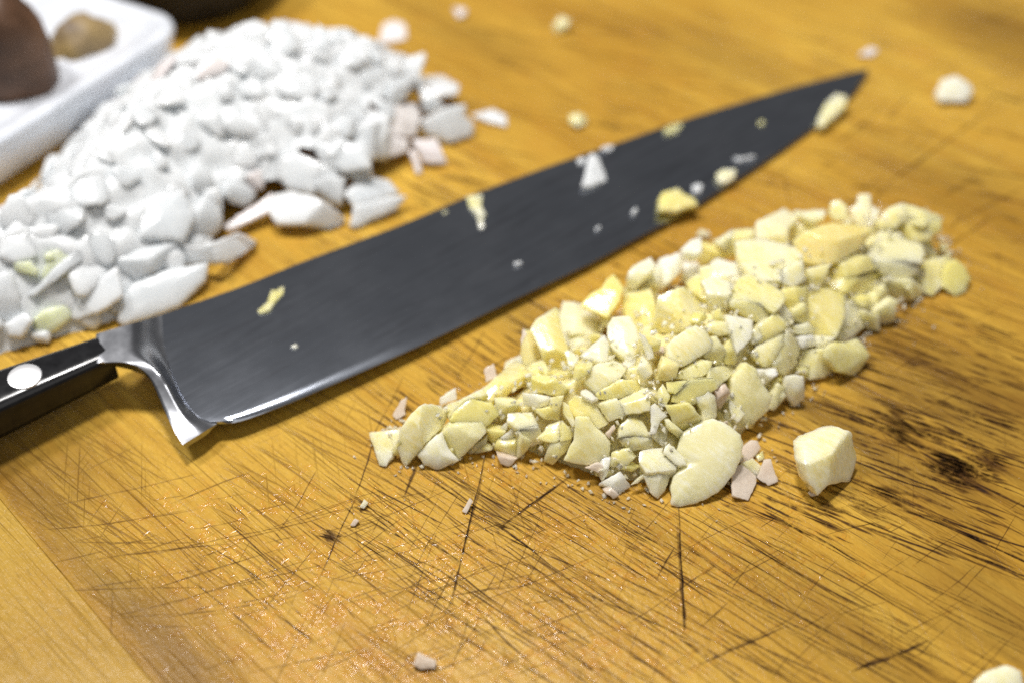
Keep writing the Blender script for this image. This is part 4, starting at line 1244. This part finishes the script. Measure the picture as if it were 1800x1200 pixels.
while len(fl) < 210 and tries < 6000:
    tries += 1
    x, y = ro.uniform(onion.lo[0], onion.hi[0]), ro.uniform(onion.lo[1], onion.hi[1])
    d = onion.dist(x, y)
    if d < 0.25 or any((x - a) ** 2 + (y - b) ** 2 < 0.42 for a, b in fl): continue
    z = max(0.2, onion.h(x, y) - ro.uniform(.02, .22))
    pp = to_px((x, y, 0))
    if (d < 1.1 and pp[0] > 540) or (d < .8 and pp[0] > 380): continue
    n = onion.normal(x, y)
    if np.dot(n, unit(CAMP - np.array([x, y, 1]))) < -0.1: continue
    p = np.array(to_px((x, y, z)))
    if p[0] < -60 or p[1] < -40: continue
    fl.append((x, y))
    nn = unit(n + ro.normal(0, .15, 3))
    osz, oas = ro.uniform(.42, .75), ro.uniform(.85, 1.35)
    V, F = filler_geo(np.array([x, y, z]), nn, osz, ro.uniform(.14, .26), 3000 + len(fl), oas, bend=ro.uniform(0, .8), edge=.07)
    tone = 'p' if ro.uniform() < .08 else 'g' if (p[0] < 250 and p[1] > 400 and ro.uniform() < .12) else 'w'
    o = mesh_obj("onion_piece", V, F, ON[tone])
    zi = min(range(len(OZ)), key=lambda i: np.hypot(*(np.array(OZ[i][0]) - p)))
    lab = f"{lay(o)} { {'w': 'blurred white', 'p': 'thin pinkish', 'g': 'green tinted'}[tone]} {'long' if oas > 1.2 else 'broad' if osz > .58 else 'small'} onion bit {OZ[zi][1]}"
    tag(o, lab, "onion", lab)
m = mound(onion, 1.0, .18, "minced_onion", ON['w'], .16, .3, 9, .75, lambda x, y: onion.dist(x, y) > (1.5 if to_px((x, y, 0))[0] > 540 else .9 if to_px((x, y, 0))[0] > 380 else .3))
tag(m, "small chopped onion packed inside the white heap", "minced onion")

# ------------------------------------------------------------------ white dish and what lies in it, far side
RA, RB = un(0, 245, 1.6), un(215, 110, 1.6)
du = unit(RB - RA); dv = np.array([-du[1], du[0], 0.0])
if dv[1] < 0: dv = -dv
dish = empty("serving_dish", (RA + dv * 9) * np.array([1, 1, 0]))
tag(dish, "white rectangular dish with a thick raised rim, blurred behind the onion heap", "dish")
M_DISH = simple("white_glaze", (.74, .77, .83), .3, 0, .2)
cu = np.dot(RB - RA, du)
ulo, uhi = -18.0, cu + 2.9
vlo, vhi = 0.0, 20.0


def rrect(o_, z, rad=1.2, n=8):
    a, b, c, d = ulo + o_, uhi - o_, vlo + o_, vhi - o_
    r = max(.4, rad - o_)
    out = []
    for (cx, cy, st) in ((b - r, c + r, -90), (b - r, d - r, 0), (a + r, d - r, 90), (a + r, c + r, 180)):
        for k in range(n + 1):
            t = math.radians(st + 90 * k / n)
            out.append(RA * np.array([1, 1, 0]) + du * (cx + r * math.cos(t)) + dv * (cy + r * math.sin(t)) + np.array([0, 0, z]))
    return out


def shell(rings):
    V, F = [], []
    n = len(rings[0])
    for r in rings: V += r
    for i in range(len(rings) - 1):
        for k in range(n):
            F.append((i * n + k, i * n + (k + 1) % n, (i + 1) * n + (k + 1) % n, (i + 1) * n + k))
    F.append(tuple(range(n))[::-1]); F.append(tuple(range((len(rings) - 1) * n, len(rings) * n)))
    return V, F


V, F = shell([rrect(.5, .02), rrect(.25, .25), rrect(.02, 1.15), rrect(-.02, 1.45), rrect(.12, 1.6), rrect(.34, 1.58), rrect(.48, 1.4), rrect(.6, .7), rrect(.9, .42), rrect(1.6, .36)])
b_ = mesh_obj("dish_body", V, F, M_DISH, dish)
rim_V, rim_F = shell([rrect(-.06, 1.35), rrect(-.10, 1.5), rrect(-.03, 1.63), rrect(.15, 1.66), rrect(.34, 1.63), rrect(.44, 1.5)])
mesh_obj("rim", rim_V, rim_F, M_DISH, dish)


def lump(name, ctr, axes, mat, seed, amp=.12, tone=None):
    """rounded uneven body; axes = three half-length vectors"""
    V, F = [], []
    nu, nv = 28, 16
    for i in range(nv + 1):
        a = math.pi * i / nv
        for k in range(nu):
            b = 2 * math.pi * k / nu
            d = np.array([math.sin(a) * math.cos(b), math.sin(a) * math.sin(b), math.cos(a)])
            r = 1 + amp * mnoise.noise(Vector(d * 1.8) + Vector((seed, 0, 0))) + amp * .4 * mnoise.noise(Vector(d * 5) + Vector((seed, 3, 0)))
            p = ctr + (axes[0] * d[0] + axes[1] * d[1] + axes[2] * d[2]) * r
            V.append((p[0], p[1], max(p[2], .38)))
    for i in range(nv):
        for k in range(nu):
            F.append((i * nu + k, (i + 1) * nu + k, (i + 1) * nu + (k + 1) % nu, i * nu + (k + 1) % nu))
    return mesh_obj(name, V, F, mat)


bk_ = NT("brown_skin")
nb = bk_.noise(bk_.coords((1, 1, 1)), 45, 4, .6)
bk_.link(bk_.ramp(nb, [(.35, (.05, .022, .010)), (.65, (.17, .085, .045))]), bk_.b.inputs["Base Color"])
bk_.set(Roughness=.5)
tn = NT("tan_crust")
nb = tn.noise(tn.rotscale((30, 60, 30), .6), 1, 3, .6)
tn.link(tn.ramp(nb, [(.38, (.14, .10, .075)), (.6, (.40, .28, .11))]), tn.b.inputs["Base Color"])
tn.set(Roughness=.55)
D0 = RA * np.array([1, 1, 0])
UZ = np.array([0, 0, 1.0])


def along_rim(px_, v, z):
    """spot in the dish v cm behind the near rim that the photo shows at column px_"""
    us = np.linspace(-8, 12, 400)
    return min((D0 + du * u + dv * v + UZ * z for u in us), key=lambda p: abs(to_px(p)[0] - px_))


tag(lump("brown_potato", along_rim(8, 2.3, 2.3), (du * 1.35, dv * 1.55, UZ * 2.3), bk_.m, 3), "dark brown rounded food in the white dish at the photo's corner", "food")
tag(lump("tan_crust", along_rim(150, 2.0, 1.35), (du * 1.15, dv * .9, UZ * 1.05), tn.m, 8, .2), "tan and grey food lump in the white dish behind the onion", "food")
q = un(180, -14, .8)
tag(lump("red_tomato", np.array([q[0], q[1] + .3, 1.0]), (du * 1.0, dv * 1.0, np.array([0, 0, .75])), simple("red_skin", (.55, .05, .02), .3), 5, .05), "red tomato piece barely showing at the photo's top edge", "tomato")

# dark pan whose near edge shows at the top of the photo
PR = 3.6
pc = RA * np.array([1, 1, 0]) + du * (uhi + PR + .35) + dv * 3.7
pan = empty("dark_pan", (pc[0], pc[1], 0.0))
tag(pan, "dark grey pan with a rounded edge behind the onion heap at the photo's top", "pan")
PCX, PCY = pc[0], pc[1]
pm = NT("pan_iron")
nb = pm.noise(pm.coords((1, 1, 1)), 60, 3, .6)
pm.link(pm.mix(pm.mr(nb, .3, .7), (.012, .012, .015), (.035, .035, .04)), pm.b.inputs["Base Color"])
pm.link(pm.mr(nb, .3, .7, .5, .7), pm.b.inputs["Roughness"])


def circ(r, z, n=48):
    return [np.array([PCX + r * math.cos(2 * math.pi * k / n), PCY + r * math.sin(2 * math.pi * k / n), z]) for k in range(n)]


V, F = shell([circ(PR - 1.2, .02), circ(PR - .8, .25), circ(PR - .2, 1.8), circ(PR, 2.1), circ(PR - .05, 2.22), circ(PR - .2, 2.15), circ(PR - .5, 1.8), circ(PR - 1.0, .5), circ(PR - 1.5, .35)])
mesh_obj("pan_body", V, F, pm.m, pan)
V, F = [], []
for i in range(14):
    s_ = i / 13
    c_ = np.array([PCX + 1.5 + 10 * s_, PCY + 4.2 + 8.0 * s_, 1.8 + 1.4 * s_])
    for k in range(14):
        a = 2 * math.pi * k / 14
        V.append(c_ + np.array([0, math.cos(a) * (.75 + .3 * s_), math.sin(a) * .4]))
for i in range(13):
    for k in range(14):
        F.append((i * 14 + k, i * 14 + (k + 1) % 14, (i + 1) * 14 + (k + 1) % 14, (i + 1) * 14 + k))
F.append(tuple(range(14))[::-1]); F.append(tuple(range(13 * 14, 14 * 14)))
mesh_obj("pan_handle", V, F, M_HAN, pan)

# ------------------------------------------------------------------ beads of garlic juice on the wet wood
jm = bpy.data.materials.new("juice")
jm.use_nodes = True
jt = jm.node_tree
jt.nodes.clear()
jo = jt.nodes.new("ShaderNodeOutputMaterial")
jx = jt.nodes.new("ShaderNodeMixShader")
jf = jt.nodes.new("ShaderNodeFresnel"); jf.inputs[0].default_value = 1.36
jg = jt.nodes.new("ShaderNodeBsdfGlossy"); jg.inputs["Roughness"].default_value = 0.05
jb = jt.nodes.new("ShaderNodeBsdfTransparent"); jb.inputs[0].default_value = (1.0, .985, .95, 1)
jt.links.new(jf.outputs[0], jx.inputs[0]); jt.links.new(jb.outputs[0], jx.inputs[1]); jt.links.new(jg.outputs[0], jx.inputs[2])
jt.links.new(jx.outputs[0], jo.inputs[0])
rj = np.random.RandomState(3)
JV, JF = [], []


def bead(P, n, r, el, hgt, a):
    n = unit(n)
    t1 = unit(np.cross(n, [0.13, 0.97, 0.21])); t2 = np.cross(n, t1)
    e1, e2 = t1 * math.cos(a) + t2 * math.sin(a), t2 * math.cos(a) - t1 * math.sin(a)
    P = np.asarray(P, float)
    b0 = len(JV)
    JV.append(P + n * hgt)
    for ring, hz in ((.36, .87), (.7, .5), (1.0, -.02)):
        for q in range(9):
            t = 2 * math.pi * q / 9
            JV.append(P + e1 * (math.cos(t) * r * el * ring) + e2 * (math.sin(t) * r * ring) + n * (hgt * hz))
    for q in range(9):
        q2 = (q + 1) % 9
        JF.append((b0, b0 + 1 + q, b0 + 1 + q2))
        for rg_ in (0, 9):
            JF.append((b0 + 1 + rg_ + q, b0 + 10 + rg_ + q, b0 + 10 + rg_ + q2, b0 + 1 + rg_ + q2))


ga = math.radians(-45)
blobs = [((620, 1080), (230, 90), 1404), ((850, 980), (240, 110), 1262), ((430, 960), (170, 90), 588), ((1000, 1120), (240, 60), 588), ((1150, 960), (220, 80), 420), ((700, 1160), (260, 40), 560), ((800, 820), (140, 40), 180), ((1420, 900), (160, 60), 126), ((480, 880), (160, 40), 222), ((1350, 1000), (260, 90), 180)]
for (mx, my), (sx, sy), cnt in blobs:
    for k in range(cnt):
        px_, py_ = mx + rj.normal(0, sx * .6), my + rj.normal(0, sy * .6)
        if py_ > 1230 or py_ < 800: continue
        if mnoise.noise(Vector((px_ * .012, py_ * .02, 1.0))) + rj.uniform(-.25, .25) < -.05: continue
        P = un(px_, py_)
        if garlic.dist(P[0], P[1]) > -.05: continue
        r = 0.020 + 0.034 * rj.uniform() ** 2.0
        el = rj.uniform(1.5, 4.0)
        hgt = r * rj.uniform(.13, .26)
        a = ga + rj.normal(0, .3) + (math.radians(92) if rj.uniform() < .75 else 0)
        bead((P[0], P[1], .007), (0, 0, 1), r, el, hgt, a)
for o, cnt in WET:
    vs = o.data.vertices
    n_ = len(vs)
    mw = np.array(o.location) * 100
    for k in range(cnt * 3):
        if cnt <= 0: break
        v = vs[rj.randint(0, n_)]
        nn = np.array(v.normal)
        p = np.array(v.co) * 100 + mw
        if nn[2] < .25 or np.dot(nn, unit(CAMP - p)) < .2: continue
        cnt -= 1
        r = rj.uniform(.012, .042)
        bead(p, nn, r, rj.uniform(1, 1.8), r * rj.uniform(.2, .4), rj.uniform(0, 6))
jo_ = mesh_obj("juice_drops", JV, JF, jm)
tag(jo_, "tiny wet beads of juice glinting on the near part of the board", "juice drops", kind="stuff")

# ------------------------------------------------------------------ fine crumbs of garlic between the pieces and around the heap
rcb = np.random.RandomState(12)
CV, CF = [], []


def crumb(P, r):
    b0 = len(CV)
    ax = rcb.normal(0, 1, (3, 3))
    ax = np.linalg.qr(ax)[0] * np.array([1.0, rcb.uniform(.5, .9), rcb.uniform(.3, .7)])[:, None] * r
    pts = []
    for d in ((1, 0, .2), (-1, .1, 0), (.1, 1, .1), (0, -1, -.2), (.2, .1, 1), (-.1, .2, -1), (.7, .7, -.2), (-.6, -.5, .7)):
        d = np.array(d) * rcb.uniform(.75, 1.15)
        pts.append(np.asarray(P) + d @ ax)
    for p in pts:
        CV.append((p[0], p[1], max(p[2], .012)))
    for f in ((0, 6, 4), (6, 2, 4), (2, 1, 4), (1, 7, 4), (7, 3, 4), (3, 0, 4), (6, 0, 5), (2, 6, 5), (1, 2, 5), (3, 1, 5), (0, 3, 5), (1, 3, 7)):
        CF.append(tuple(b0 + k for k in f))


k = 0
while k < 1500:
    x, y = rcb.uniform(garlic.lo[0], garlic.hi[0]), rcb.uniform(garlic.lo[1], garlic.hi[1])
    if garlic.dist(x, y) < -.05: continue
    k += 1
    crumb((x, y, max(.03, garlic.h(x, y) - rcb.uniform(.0, .38))), rcb.uniform(.035, .11))
k = 0
while k < 150:
    x, y = rcb.uniform(garlic.lo[0] - 1, garlic.hi[0] + 1), rcb.uniform(garlic.lo[1] - 1, garlic.hi[1] + .6)
    d = garlic.dist(x, y)
    if d > 0 or d < -.9 or rcb.uniform() > math.exp(d * 3.5): continue
    k += 1
    crumb((x, y, .02), rcb.uniform(.018, .06))
o = mesh_obj("garlic_crumbs", CV, CF, G['c'], smooth=False)
tag(o, "fine wet garlic crumbs caught between the chopped pieces and strewn round the heap", "garlic crumbs", kind="stuff")
